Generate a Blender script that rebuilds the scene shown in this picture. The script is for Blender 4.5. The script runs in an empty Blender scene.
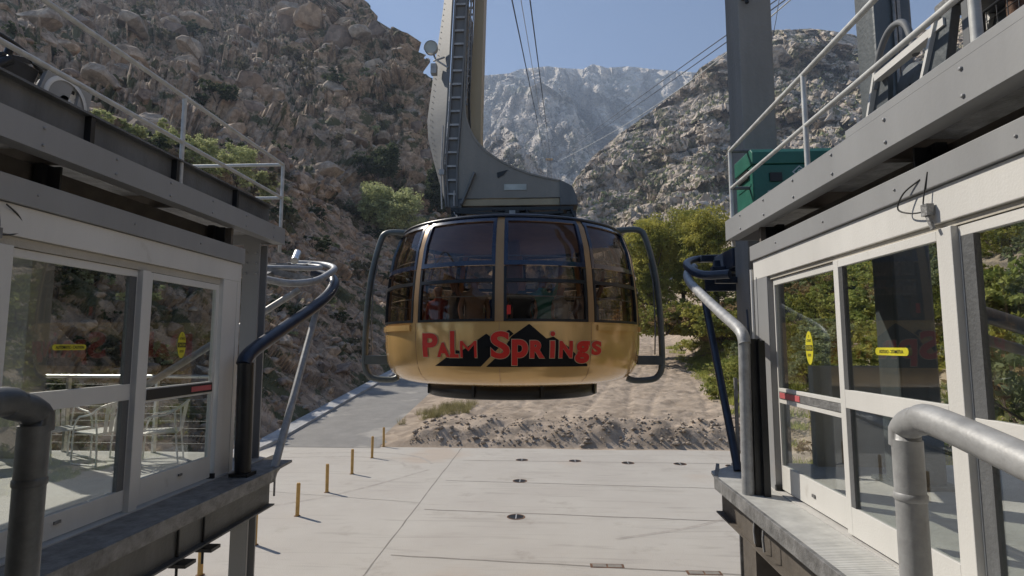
import bpy, bmesh, math, random
import numpy as np
from mathutils import Vector, Matrix
R = math.radians; PI = math.pi
S = bpy.context.scene; COL = S.collection

# ------------------------------------------------------------------ camera, sky, sun, exposure
cd = bpy.data.cameras.new('camera'); cam = bpy.data.objects.new('camera', cd); COL.objects.link(cam)
S.camera = cam
cd.sensor_width = 36; cd.lens = 36 * 570 / 1024; cd.clip_start = 0.05; cd.clip_end = 20000
CZ = 1.65
TH = math.atan(57 / 570); PSI = math.atan(33 / 570 * math.cos(TH))
cam.location = (0, 0, CZ); cam.rotation_euler = (PI / 2 + TH, 0, PSI)
SUN_EL, SUN_AZ = R(42), math.atan2(-.85, .53)          # azimuth from +Y toward +X
w = bpy.data.worlds.new('World'); S.world = w; w.use_nodes = True
nt = w.node_tree; bg = nt.nodes['Background']
sky = nt.nodes.new('ShaderNodeTexSky'); sky.sky_type = 'NISHITA'; sky.sun_disc = False
sky.sun_elevation = SUN_EL; sky.sun_rotation = SUN_AZ
sky.altitude = 1200; sky.air_density = 1.0; sky.dust_density = .1; sky.ozone_density = 2.8
nt.links.new(sky.outputs[0], bg.inputs[0]); bg.inputs[1].default_value = 0.09
sd = bpy.data.lights.new('sun', 'SUN'); sun = bpy.data.objects.new('sun', sd); COL.objects.link(sun)
sd.energy = 5.0; sd.angle = R(.53); sd.color = (1, .92, .80)
dv = Vector((math.sin(SUN_AZ) * math.cos(SUN_EL), math.cos(SUN_AZ) * math.cos(SUN_EL), math.sin(SUN_EL)))
sun.rotation_euler = dv.to_track_quat('Z', 'Y').to_euler(); sun.location = (-30, 30, 60)
S.view_settings.view_transform = 'Standard'; S.view_settings.look = 'None'
S.view_settings.gamma = 1; S.view_settings.use_curve_mapping = False
S.view_settings.exposure = 0.42
S.cycles.max_bounces = 8; S.cycles.transparent_max_bounces = 24; S.cycles.glossy_bounces = 4
S.cycles.volume_bounces = 0; S.cycles.use_denoising = True
S.cycles.caustics_reflective = False; S.cycles.caustics_refractive = False

# ------------------------------------------------------------------ materials
def mat(name, col, rough=.6, metal=0., var=.15, scale=3., bump=0., bscale=40., col2=None, spec=.5, coat=0.,
        streak=False, detail=6., spots=None, coord='Object'):
    m = bpy.data.materials.new(name); m.use_nodes = True; t = m.node_tree; N = t.nodes; L = t.links
    b = N['Principled BSDF']; b.inputs['Metallic'].default_value = metal
    b.inputs['Specular IOR Level'].default_value = spec
    if coat: b.inputs['Coat Weight'].default_value = coat; b.inputs['Coat Roughness'].default_value = .08
    tc = N.new('ShaderNodeTexCoord'); mp = N.new('ShaderNodeMapping'); L.new(tc.outputs[coord], mp.inputs[0])
    if streak: mp.inputs['Scale'].default_value = (1, 1, .18)
    n = N.new('ShaderNodeTexNoise'); n.inputs['Scale'].default_value = scale; n.inputs['Detail'].default_value = detail
    n.inputs['Roughness'].default_value = .65; L.new(mp.outputs[0], n.inputs[0])
    r = N.new('ShaderNodeValToRGB'); L.new(n.outputs[0], r.inputs[0])
    c = np.array(col); d = np.array(col2) if col2 is not None else c * (1 - var * 1.6)
    u = c * (1 + var) if col2 is None else c
    r.color_ramp.elements[0].position = .32; r.color_ramp.elements[1].position = .68
    r.color_ramp.elements[0].color = (*d, 1); r.color_ramp.elements[1].color = (*np.clip(u, 0, .95), 1)
    out = r.outputs[0]
    if spots:                                   # (colour, scale, threshold)
        s = N.new('ShaderNodeTexNoise'); s.inputs['Scale'].default_value = spots[1]; s.inputs['Detail'].default_value = 8
        L.new(tc.outputs[coord], s.inputs[0])
        q = N.new('ShaderNodeValToRGB'); q.color_ramp.elements[0].position = spots[2]; q.color_ramp.elements[1].position = spots[2] + .08
        L.new(s.outputs[0], q.inputs[0]); mx = N.new('ShaderNodeMix'); mx.data_type = 'RGBA'
        L.new(q.outputs[0], mx.inputs[0]); L.new(out, mx.inputs[6]); mx.inputs[7].default_value = (*spots[0], 1); out = mx.outputs[2]
    L.new(out, b.inputs['Base Color'])
    rr = N.new('ShaderNodeMapRange'); L.new(n.outputs[0], rr.inputs[0]); rr.inputs[3].default_value = max(0, rough - .12); rr.inputs[4].default_value = min(1, rough + .12)
    L.new(rr.outputs[0], b.inputs['Roughness'])
    if bump:
        k = N.new('ShaderNodeTexNoise'); k.inputs['Scale'].default_value = bscale; k.inputs['Detail'].default_value = 8
        L.new(tc.outputs[coord], k.inputs[0]); bm_ = N.new('ShaderNodeBump'); bm_.inputs['Strength'].default_value = min(1, bump)
        bm_.inputs['Distance'].default_value = 1.0 / bscale * 2; L.new(k.outputs[0], bm_.inputs['Height']); L.new(bm_.outputs[0], b.inputs['Normal'])
    return m

def rockmat(name, a, b2, c3, scale, veg=None, vegscale=.2, vegth=.55, bump=1., bdist=.5, crack=.5):
    m = bpy.data.materials.new(name); m.use_nodes = True; t = m.node_tree; N = t.nodes; L = t.links
    b = N['Principled BSDF']; b.inputs['Roughness'].default_value = .95; b.inputs['Specular IOR Level'].default_value = .15
    tc = N.new('ShaderNodeTexCoord')
    n = N.new('ShaderNodeTexNoise'); n.inputs['Scale'].default_value = scale; n.inputs['Detail'].default_value = 12; n.inputs['Roughness'].default_value = .72
    L.new(tc.outputs['Object'], n.inputs[0])
    r = N.new('ShaderNodeValToRGB'); e = r.color_ramp.elements
    e[0].position = .30; e[0].color = (*c3, 1); e[1].position = .68; e[1].color = (*a, 1); x = e.new(.48); x.color = (*b2, 1)
    L.new(n.outputs[0], r.inputs[0]); out = r.outputs[0]
    v = N.new('ShaderNodeTexVoronoi'); v.feature = 'F1'; v.inputs['Scale'].default_value = scale * 3.2; L.new(tc.outputs['Object'], v.inputs[0])
    hs = N.new('ShaderNodeHueSaturation'); mr = N.new('ShaderNodeMapRange'); sp = N.new('ShaderNodeSeparateColor')
    L.new(v.outputs['Color'], sp.inputs[0]); L.new(sp.outputs[0], mr.inputs[0]); mr.inputs[3].default_value = .78; mr.inputs[4].default_value = 1.18
    L.new(mr.outputs[0], hs.inputs['Value']); L.new(out, hs.inputs['Color']); out = hs.outputs[0]
    if veg:
        s = N.new('ShaderNodeTexNoise'); s.inputs['Scale'].default_value = vegscale; s.inputs['Detail'].default_value = 10; s.inputs['Roughness'].default_value = .68
        L.new(tc.outputs['Object'], s.inputs[0]); q = N.new('ShaderNodeValToRGB'); q.color_ramp.elements[0].position = vegth; q.color_ramp.elements[1].position = vegth + .05
        L.new(s.outputs[0], q.inputs[0]); mx = N.new('ShaderNodeMix'); mx.data_type = 'RGBA'
        L.new(q.outputs[0], mx.inputs[0]); L.new(out, mx.inputs[6]); mx.inputs[7].default_value = (*veg, 1); out = mx.outputs[2]
    L.new(out, b.inputs['Base Color'])
    v2 = N.new('ShaderNodeTexVoronoi'); v2.feature = 'F1'; v2.inputs['Scale'].default_value = scale * 2; L.new(tc.outputs['Object'], v2.inputs[0])
    ad = N.new('ShaderNodeMath'); ad.operation = 'MULTIPLY_ADD'; L.new(v2.outputs['Distance'], ad.inputs[0]); ad.inputs[1].default_value = -crack; L.new(n.outputs[0], ad.inputs[2])
    k = N.new('ShaderNodeBump'); k.inputs['Strength'].default_value = bump; k.inputs['Distance'].default_value = bdist
    L.new(ad.outputs[0], k.inputs['Height']); L.new(k.outputs[0], b.inputs['Normal'])
    return m

def glassmat(name, tint, refl=.06, rough=0.0, top=.55):
    m = bpy.data.materials.new(name); m.use_nodes = True; t = m.node_tree; N = t.nodes; L = t.links
    N.remove(N['Principled BSDF']); o = N['Material Output']
    tr = N.new('ShaderNodeBsdfTransparent'); gl = N.new('ShaderNodeBsdfGlossy'); gl.inputs['Roughness'].default_value = rough
    nz = N.new('ShaderNodeTexNoise'); nz.inputs['Scale'].default_value = 2.5; tc = N.new('ShaderNodeTexCoord'); L.new(tc.outputs['Object'], nz.inputs[0])
    mr = N.new('ShaderNodeMix'); mr.data_type = 'RGBA'; L.new(nz.outputs[0], mr.inputs[0])
    mr.inputs[6].default_value = (*[x * .93 for x in tint], 1); mr.inputs[7].default_value = (*tint, 1); L.new(mr.outputs[2], tr.inputs[0])
    gl.inputs['Color'].default_value = (.9, .93, 1, 1)
    lw = N.new('ShaderNodeFresnel'); lw.inputs[0].default_value = 1.5
    ma = N.new('ShaderNodeMath'); ma.operation = 'MULTIPLY_ADD'; L.new(lw.outputs[0], ma.inputs[0]); ma.inputs[1].default_value = top; ma.inputs[2].default_value = refl; ma.use_clamp = True
    mx = N.new('ShaderNodeMixShader'); L.new(ma.outputs[0], mx.inputs[0]); L.new(tr.outputs[0], mx.inputs[1]); L.new(gl.outputs[0], mx.inputs[2])
    L.new(mx.outputs[0], o.inputs['Surface'])
    return m

def leafmat(name, c1, c2, scale=1.2):
    m = bpy.data.materials.new(name); m.use_nodes = True; t = m.node_tree; N = t.nodes; L = t.links
    b = N['Principled BSDF']; b.inputs['Roughness'].default_value = .7; b.inputs['Specular IOR Level'].default_value = .2
    tc = N.new('ShaderNodeTexCoord'); n = N.new('ShaderNodeTexNoise'); n.inputs['Scale'].default_value = scale; n.inputs['Detail'].default_value = 5
    L.new(tc.outputs['Object'], n.inputs[0]); r = N.new('ShaderNodeValToRGB'); L.new(n.outputs[0], r.inputs[0])
    r.color_ramp.elements[0].position = .38; r.color_ramp.elements[1].position = .62
    r.color_ramp.elements[0].color = (*c1, 1); r.color_ramp.elements[1].color = (*c2, 1)
    L.new(r.outputs[0], b.inputs['Base Color'])
    tl = N.new('ShaderNodeBsdfTranslucent'); L.new(r.outputs[0], tl.inputs[0]); mx = N.new('ShaderNodeMixShader'); mx.inputs[0].default_value = .4
    L.new(b.outputs[0], mx.inputs[1]); L.new(tl.outputs[0], mx.inputs[2]); L.new(mx.outputs[0], N['Material Output'].inputs['Surface'])
    return m

M = {}
M['white'] = mat('white_frame_paint', (.66, .65, .62), .42, 0, .05, 1.5, .08, 60, streak=True, spots=((.5, .48, .44), 2.2, .66))
M['grey'] = mat('grey_steel_paint', (.29,.295,.30), .45, 0, .06, 1.2, .02, 30, streak=True, spots=((.31, .305, .30), 1.7, .63))
M['greydark'] = mat('dark_grey_steel', (.14, .145, .15), .5, .2, .25, 2, .15, 30, streak=True)
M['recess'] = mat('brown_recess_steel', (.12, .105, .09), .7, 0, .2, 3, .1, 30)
M['galv'] = mat('galvanised_steel', (.36, .365, .37), .5, .2, .16, 9, .06, 90)
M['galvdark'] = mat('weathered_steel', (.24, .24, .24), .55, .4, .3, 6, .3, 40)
M['handshade'] = mat('shaded_handrail_steel', (.10,.105,.11), .45, .3, .25, 9, .06, 90)  # darker copy of the rail steel; the left rail's shade is in its colour
M['railpaint'] = mat('pale_rail_paint', (.52, .525, .51), .45, .05, .12, 8, .04, 80)
M['black'] = mat('black_painted_steel', (.016, .017, .019), .38, .2, .2, 4, .05, 60)
M['navy'] = mat('navy_painted_steel', (.02, .032, .06), .33, .2, .2, 4, .05, 60)
M['tread'] = None
M['deck'] = mat('deck_concrete', (.50, .49, .47), .85, 0, .1, 1.3, .25, 30)
M['concrete_pillar'] = mat('pillar_concrete', (.24, .235, .225), .85, 0, .15, 1.2, .2, 18, streak=True)
M['legdark'] = mat('dark_tower_steel', (.10,.115,.125), .45, .1, .15, 1.2, .1, 20, streak=True)
M['yellow'] = mat('yellow_post_paint', (.55, .33, .10), .6, 0, .15, 5, .1, 40)
M['gold'] = mat('gold_cabin_paint', (.78, .49, .185), .20, .25, .07, 1.0, .02, 40, coat=.6, streak=True)
M['golddark'] = mat('gold_post_paint', (.42, .25, .115), .36, .2, .08, 2, .02, 40)
M['cabinblue'] = mat('dark_blue_cabin_trim', (.012, .02, .05), .22, .1, .1, 2, 0, 40, coat=.7)
M['cabinroof'] = mat('cabin_roof_blue_paint', (.012, .016, .03), .34, .0, .15, 2, .03, 30, coat=.15)
M['red'] = mat('red_letter_paint', (.74, .03, .018), .4, 0, .05, 3)
M['pale'] = mat('pale_outline_paint', (.62, .5, .3), .5, 0, .05, 3)
M['graphic'] = mat('black_graphic_paint', (.006, .006, .007), .5, 0, .1, 3, spec=.2)
M['skirt'] = mat('black_cabin_base', (.014, .014, .015), .4, .1, .2, 3, .1, 30)
M['guard'] = mat('grey_guard_tube', (.11, .125, .125), .42, .3, .15, 5, .05, 40)
M['hangerplate'] = mat('hanger_grey_plate', (.165, .172, .18), .6, .0, .16, .8, .03, 18, streak=True, spec=.25)
M['hangerweb'] = mat('hanger_olive_grey', (.24, .225, .20), .5, .1, .12, .9, .1, 20, streak=True)
M['hangerbeige'] = mat('hanger_beige_flange', (.36, .30, .20), .5, .05, .12, 1.2, .05, 20, streak=True)
M['cable'] = mat('steel_rope', (.045, .06, .09), .5, .2, .1, 3)
M['cablepale'] = mat('pale_steel_rope', (.42, .44, .44), .5, .4, .1, 3)
M['green'] = mat('green_box_enamel', (.016, .12, .085), .4, 0, .12, 2.5, .08, 30, spots=((.25, .33, .3), 6, .70))
M['boxdark'] = mat('dark_handle_plastic', (.01, .012, .012), .5)
M['boxlogo'] = mat('pale_logo_print', (.42, .46, .45), .6)
M['glass'] = glassmat('clear_door_glass', (.93, .95, .93), .012, 0, .20)
M['cabglass'] = glassmat('tinted_cabin_glass', (.70, .60, .49), .02, 0, .35)
M['cabglassblue'] = glassmat('tinted_cabin_upper_glass', (.64, .56, .48), .05, 0, .5)
M['yel'] = mat('yellow_sticker', (.60, .54, .03), .5)
M['ink'] = mat('black_ink', (.02, .02, .02), .6)
M['pink'] = mat('red_label', (.55, .12, .13), .5)
M['rubber'] = mat('black_rubber', (.02, .02, .02), .6)
M['silver'] = mat('brushed_aluminium', (.62, .63, .63), .3, .8, .1, 6)
M['beige'] = mat('beige_stucco', (.46, .43, .37), .85, 0, .06, 2, .2, 60)
M['cabinint'] = mat('cabin_interior_brown', (.30, .19, .12), .6)
M['whitechair'] = mat('white_chair_metal', (.74, .74, .72), .4, .1, .05, 5)
M['kerb'] = mat('kerb_concrete', (.42, .42, .42), .85, 0, .15, 1.5, .3, 20)
M['bark'] = mat('brown_bark', (.11, .08, .055), .9, 0, .3, 6, .5, 20)
M['rust'] = mat('rusty_iron', (.16, .085, .05), .8, .2, .4, 5, .3, 30)
M['skin1'] = mat('skin_light', (.45, .26, .18), .55); M['skin2'] = mat('skin_tan', (.28, .15, .09), .55)
M['hair'] = mat('dark_hair', (.03, .02, .015), .6)

def treadmat():
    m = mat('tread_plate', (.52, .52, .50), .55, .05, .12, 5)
    t = m.node_tree; N = t.nodes; L = t.links; b = N['Principled BSDF']
    tc = N.new('ShaderNodeTexCoord'); wv = N.new('ShaderNodeTexWave'); wv.bands_direction = 'Y'; wv.inputs['Scale'].default_value = 9
    L.new(tc.outputs['Object'], wv.inputs[0]); bp = N.new('ShaderNodeBump'); bp.inputs['Strength'].default_value = .8; bp.inputs['Distance'].default_value = .01
    L.new(wv.outputs[0], bp.inputs['Height']); L.new(bp.outputs[0], b.inputs['Normal']); return m
M['tread'] = treadmat()

# ------------------------------------------------------------------ mesh builder
class MB:
    def __init__(s): s.v = []; s.f = []; s.mi = []; s.m = 0; s.sm = []; s.smooth = False
    def add(s, vs, fs, mi=None, smooth=None):
        o = len(s.v); s.v += [tuple(float(c) for c in v) for v in vs]
        for f in fs: s.f.append(tuple(i + o for i in f)); s.mi.append(s.m if mi is None else mi); s.sm.append(s.smooth if smooth is None else smooth)
        return s
    def box(s, x0, x1, y0, y1, z0, z1):
        x0, x1 = sorted((x0, x1)); y0, y1 = sorted((y0, y1)); z0, z1 = sorted((z0, z1))
        v = [(x0,y0,z0),(x1,y0,z0),(x1,y1,z0),(x0,y1,z0),(x0,y0,z1),(x1,y0,z1),(x1,y1,z1),(x0,y1,z1)]
        return s.add(v, [(0,3,2,1),(4,5,6,7),(0,1,5,4),(1,2,6,5),(2,3,7,6),(3,0,4,7)], smooth=False)
    def prism(s, pts, axis, a, b):
        """polygon pts in the two axes other than `axis`, extruded a..b"""
        n = len(pts); v = []
        for d in (a, b):
            for p in pts:
                v.append((d, p[0], p[1]) if axis == 0 else (p[0], d, p[1]) if axis == 1 else (p[0], p[1], d))
        fs = [tuple(range(n))[::-1], tuple(range(n, 2*n))] + [(i, (i+1) % n, n+(i+1) % n, n+i) for i in range(n)]
        return s.add(v, fs, smooth=False)
    def tube(s, path, r, n=10, closed=False, cap=True):
        P = [Vector(p) for p in path]; k = len(P); rs = r if hasattr(r, '__len__') else [r] * k
        T = []
        for i in range(k):
            a = P[(i-1) % k] if (closed or i) else P[i]; b = P[(i+1) % k] if (closed or i < k-1) else P[i]
            T.append((b - a).normalized())
        u = T[0].cross(Vector((0,0,1)));  u = u if u.length > .05 else T[0].cross(Vector((1,0,0))); u.normalize()
        vs = []
        for i in range(k):
            u = (u - T[i] * u.dot(T[i])); u = u.normalized() if u.length > 1e-6 else T[i].orthogonal().normalized()
            w_ = T[i].cross(u)
            for j in range(n):
                a = 2*PI*j/n; vs.append(P[i] + (u*math.cos(a) + w_*math.sin(a)) * rs[i])
        fs = []
        for i in range(k if closed else k-1):
            for j in range(n):
                fs.append((i*n+j, i*n+(j+1) % n, ((i+1) % k)*n+(j+1) % n, ((i+1) % k)*n+j))
        s.add(vs, fs, smooth=True)
        if cap and not closed: s.add(vs[:n], [tuple(range(n))[::-1]], smooth=False); s.add(vs[-n:], [tuple(range(n))], smooth=False)
        return s
    def bar(s, a, b, wd, ht, up=(0,0,1)):
        a = Vector(a); b = Vector(b); t = (b-a).normalized(); u = t.cross(Vector(up))
        if u.length < 1e-3: u = t.cross(Vector((0,1,0)))
        u.normalize(); q = u.cross(t).normalized(); v = []
        for p in (a, b):
            for i, j in ((-1,-1),(1,-1),(1,1),(-1,1)): v.append(p + u*i*wd/2 + q*j*ht/2)
        return s.add(v, [(0,3,2,1),(4,5,6,7),(0,1,5,4),(1,2,6,5),(2,3,7,6),(3,0,4,7)], smooth=False)
    def lathe(s, prof, n=48, c=(0,0,0), a0=0, a1=2*PI, axis='z'):
        full = abs(a1-a0-2*PI) < 1e-6; m_ = n if full else n+1; vs = []
        for r_, z in prof:
            for i in range(m_):
                a = a0 + (a1-a0)*i/n
                p = (r_*math.sin(a), -r_*math.cos(a), z)
                if axis == 'x': p = (z, r_*math.sin(a), r_*math.cos(a))
                if axis == 'y': p = (r_*math.sin(a), z, r_*math.cos(a))
                vs.append((p[0]+c[0], p[1]+c[1], p[2]+c[2]))
        fs = []
        for j in range(len(prof)-1):
            for i in range(n):
                k = (i+1) % m_ if full else i+1
                fs.append((j*m_+i, j*m_+k, (j+1)*m_+k, (j+1)*m_+i))
        return s.add(vs, fs, smooth=True)

XF = None
def obj(name, mb, m, parent=None, bevel=0., solid=0.):
    if XF: mb.v = [XF(v) for v in mb.v]
    me = bpy.data.meshes.new(name); off = Vector((0,0,0)); p = parent
    while p is not None: off = off + p.location; p = p.parent
    me.from_pydata([(v[0]-off.x, v[1]-off.y, v[2]-off.z) for v in mb.v], [], mb.f)
    for x in (m if isinstance(m, (list, tuple)) else [m]): me.materials.append(M[x] if isinstance(x, str) else x)
    me.polygons.foreach_set('material_index', mb.mi); me.polygons.foreach_set('use_smooth', mb.sm); me.update()
    o = bpy.data.objects.new(name, me); COL.objects.link(o)
    if parent is not None: o.parent = parent
    if bevel:
        b = o.modifiers.new('bevel', 'BEVEL'); b.width = bevel; b.segments = 2; b.limit_method = 'ANGLE'; b.angle_limit = R(50)
    if solid:
        q = o.modifiers.new('solid', 'SOLIDIFY'); q.thickness = solid; q.offset = 0
    return o
def tag(o, label=None, cat=None, group=None, kind=None):
    if label: o['label'] = label
    if cat: o['category'] = cat
    if group: o['group'] = group
    if kind: o['kind'] = kind
    return o
def thing(name, label, cat, loc=(0,0,0), group=None):
    o = bpy.data.objects.new(name, None); COL.objects.link(o); o.location = loc; o.empty_display_size = .2
    return tag(o, label, cat, group)
def recentre(o):
    me = o.data; n = len(me.vertices); a = np.empty(n*3, 'f'); me.vertices.foreach_get('co', a); a = a.reshape(-1,3)
    c = np.array([(a[:,0].min()+a[:,0].max())/2, (a[:,1].min()+a[:,1].max())/2, a[:,2].min()]); a -= c
    me.vertices.foreach_set('co', a.ravel()); o.location = o.location + Vector(c.tolist()); return o
def dup(root, loc=None, rz=None, sc=None, label=None):
    r = root.copy(); COL.objects.link(r)
    if loc is not None: r.location = loc
    if rz is not None: r.rotation_euler = (0, 0, rz)
    if sc is not None: r.scale = (sc, sc, sc) if not hasattr(sc, '__len__') else sc
    if label: r['label'] = label
    for ch in root.children:
        c = ch.copy(); COL.objects.link(c); c.parent = r
        for g in ch.children:
            d = g.copy(); COL.objects.link(d); d.parent = c
    return r

def glyph(s, bold=.0):
    """mesh (verts, faces) of one string from the built-in font"""
    cu = bpy.data.curves.new('t', 'FONT'); cu.body = s; cu.offset = bold; cu.fill_mode = 'FRONT'; cu.resolution_u = 6
    o = bpy.data.objects.new('t', cu); COL.objects.link(o); bpy.context.view_layer.update()
    me = o.to_mesh(); v = [tuple(x.co) for x in me.vertices]; f = [tuple(p.vertices) for p in me.polygons]
    o.to_mesh_clear(); bpy.data.objects.remove(o); bpy.data.curves.remove(cu); return v, f
def fitglyph(s, x0, x1, y0, y1, bold=.0):
    v, f = glyph(s, bold); a = np.array(v); mn = a.min(0); mx = a.max(0)
    return [(x0+(p[0]-mn[0])/(mx[0]-mn[0])*(x1-x0), y0+(p[1]-mn[1])/(mx[1]-mn[1])*(y1-y0)) for p in v], f

# ------------------------------------------------------------------ numpy noise
def _h(ix, iy, iz, s):
    n = (ix*374761393 + iy*668265263 + iz*2147483647 + s*974634777).astype(np.int64) & 0xffffffff
    n = ((n ^ (n >> 13)) * 1274126177) & 0xffffffff; n = (n ^ (n >> 16)) & 0xffffffff
    return n / 4294967295.0
def vnoise(P, s=0):
    I = np.floor(P).astype(np.int64); F = P - I; F = F*F*(3-2*F); o = 0
    for dx in (0,1):
        for dy in (0,1):
            for dz in (0,1):
                wt = (F[:,0] if dx else 1-F[:,0]) * (F[:,1] if dy else 1-F[:,1]) * (F[:,2] if dz else 1-F[:,2])
                o = o + wt * _h(I[:,0]+dx, I[:,1]+dy, I[:,2]+dz, s)
    return o
def fbm(P, oct=5, s=0, ridged=False, gain=.5):
    o = 0; a = 1.; t = 0
    for k in range(oct):
        n = vnoise(P * 2.03**k + 17.3*k, s+k)
        if ridged: n = 1 - abs(2*n-1)
        o = o + a*n; t += a; a *= gain
    return o / t
def worley(P, s=0):
    I = np.floor(P).astype(np.int64); F = P - I; d1 = np.full(len(P), 9.); d2 = np.full(len(P), 9.); hid = np.zeros(len(P))
    for dx in (-1,0,1):
        for dy in (-1,0,1):
            for dz in (-1,0,1):
                a, b, c = I[:,0]+dx, I[:,1]+dy, I[:,2]+dz
                h0 = _h(a,b,c,s)
                d = np.sqrt((dx+h0-F[:,0])**2 + (dy+_h(a,b,c,s+1)-F[:,1])**2 + (dz+_h(a,b,c,s+2)-F[:,2])**2)
                c1 = d < d1; d2 = np.where(c1, d1, np.minimum(d2, d)); hid = np.where(c1, h0, hid); d1 = np.where(c1, d, d1)
    return d1, d2, hid
def facet(P, s=0, tilt=1.):
    """broken planar blocks: each cell its own height and its own slope"""
    I = np.floor(P).astype(np.int64); F = P - I; best = np.full(len(P), 9.); out = np.zeros(len(P)); sec_ = np.full(len(P), 9.)
    for dx in (-1,0,1):
        for dy in (-1,0,1):
            for dz in (-1,0,1):
                a, b, c = I[:,0]+dx, I[:,1]+dy, I[:,2]+dz; h = _h(a,b,c,s)
                q = np.stack([F[:,0]-dx-h, F[:,1]-dy-_h(a,b,c,s+1), F[:,2]-dz-_h(a,b,c,s+2)], -1)
                d = np.abs(q).sum(1)*.5+np.sqrt((q*q).sum(1))*.5; m = d < best
                val = (_h(a,b,c,s+3)-.5) + tilt*(q[:,0]*(_h(a,b,c,s+4)-.5)+q[:,1]*(_h(a,b,c,s+5)-.5)+q[:,2]*(_h(a,b,c,s+6)-.5))
                sec_ = np.where(m, best, np.minimum(sec_, d)); out = np.where(m, val, out); best = np.where(m, d, best)
    return out - .35*np.clip(.09-(sec_-best), 0, 1)/.09
def gridmesh(name, P, m, smooth=False):
    """P: (rows, cols, 3) array"""
    r_, c_ = P.shape[:2]; idx = np.arange(r_*c_).reshape(r_, c_)
    q = np.stack([idx[:-1,:-1], idx[:-1,1:], idx[1:,1:], idx[1:,:-1]], -1).reshape(-1,4)
    me = bpy.data.meshes.new(name); me.vertices.add(r_*c_); me.vertices.foreach_set('co', P.reshape(-1).astype('f'))
    me.loops.add(q.size); me.loops.foreach_set('vertex_index', q.reshape(-1).astype('i'))
    me.polygons.add(len(q)); me.polygons.foreach_set('loop_start', np.arange(0, q.size, 4, dtype='i'))
    me.polygons.foreach_set('use_smooth', np.full(len(q), smooth)); me.update(calc_edges=True)
    me.materials.append(M[m] if isinstance(m, str) else m)
    o = bpy.data.objects.new(name, me); COL.objects.link(o); return o
def gnormals(P):
    a = np.gradient(P, axis=0); b = np.gradient(P, axis=1); n = np.cross(b, a); l = np.linalg.norm(n, axis=-1, keepdims=True)
    return n / np.maximum(l, 1e-9)

# ================================================================== THE GROUND
GZ = -3.85; PADY = 31.0
def g0(X, Y):
    X = np.asarray(X, float); Y = np.asarray(Y, float)
    up = np.maximum(0, Y-PADY)
    z = GZ + .10*up
    right = 1/(1+np.exp(-(X+7.2)*1.6))                     # dirt ground right of the road
    z = z + right * .85*np.clip((Y-PADY-.3)/2.4, 0, 1)**.8
    return z
def rightslope(X, Y):
    b = 11.5 + np.clip(Y-33, 0, 80)*.11
    d = np.maximum(0, X - b); return .62*d*np.clip(d/3, 0, 1)
xs = np.concatenate([np.linspace(-90,-18,40), np.linspace(-17.6,60,390), np.linspace(62,130,30)])
ys = np.concatenate([np.linspace(-60,26,60), np.linspace(26.4,75,300), np.linspace(76,170,90)])
XX, YY = np.meshgrid(xs, ys); ZZ = g0(XX, YY) + rightslope(XX, YY)
Pf = np.stack([XX.ravel(), YY.ravel(), np.zeros(XX.size)], -1)
rough = (fbm(Pf*.5, 5, 3)-.5)*.9 + (fbm(Pf*2.2, 4, 9)-.5)*.28
w1_, w2_, wh_ = worley(Pf*1.3, 5)
clods = (np.clip(.35-w1_, 0, 1)*wh_*.45) + (fbm(Pf*5.5, 3, 77)-.5)*.22 + facet(Pf*2.4, 71, 1.5)*.22
bank = np.exp(-((Pf[:,1]-PADY-1.6)/1.5)**2) * (fbm(Pf*.9, 4, 21)-.25)*1.0
mask = np.clip((Pf[:,1]-PADY-.25)/.9, 0, 1) * np.clip((Pf[:,0]+8.6)/1.2, 0, 1)
rmask = np.clip((Pf[:,0]-12)/2, 0, 1)
mask = np.maximum(mask, rmask)
rut = 0
for u0 in (-5.2,-3.5,-.6,1.1,4.0,5.8,8.3): rut = rut - .10*np.exp(-((Pf[:,0]-.22*(Pf[:,1]-31)-u0-.5*np.sin(Pf[:,1]*.15+u0))/.16)**2)*np.clip((Pf[:,1]-33.5)/3,0,1)
ZZ = ZZ.ravel() + mask*(rut+rough*.30 + clods*.30 + bank*(1-rmask)) - .012 - .5*np.clip((-Pf[:,0]-15.2)/2, 0, 1)
P3 = np.stack([XX, YY, ZZ.reshape(XX.shape)], -1)
dirt = rockmat('dirt_ground', (.46,.375,.295), (.37,.30,.235), (.27,.215,.165), .5, veg=(.16,.14,.08), vegscale=.25, vegth=.66, bump=1., bdist=.16, crack=.3)
tag(gridmesh('ground', P3, dirt, True), 'bare pale dirt rising behind the concrete yard', None, kind='structure')
mb = MB(); mb.add([(-4000,-4000,-60),(4000,-4000,-60),(4000,4000,-60),(-4000,4000,-60)], [(0,1,2,3)])
tag(obj('valley_floor', mb, dirt), kind='structure')

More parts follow.
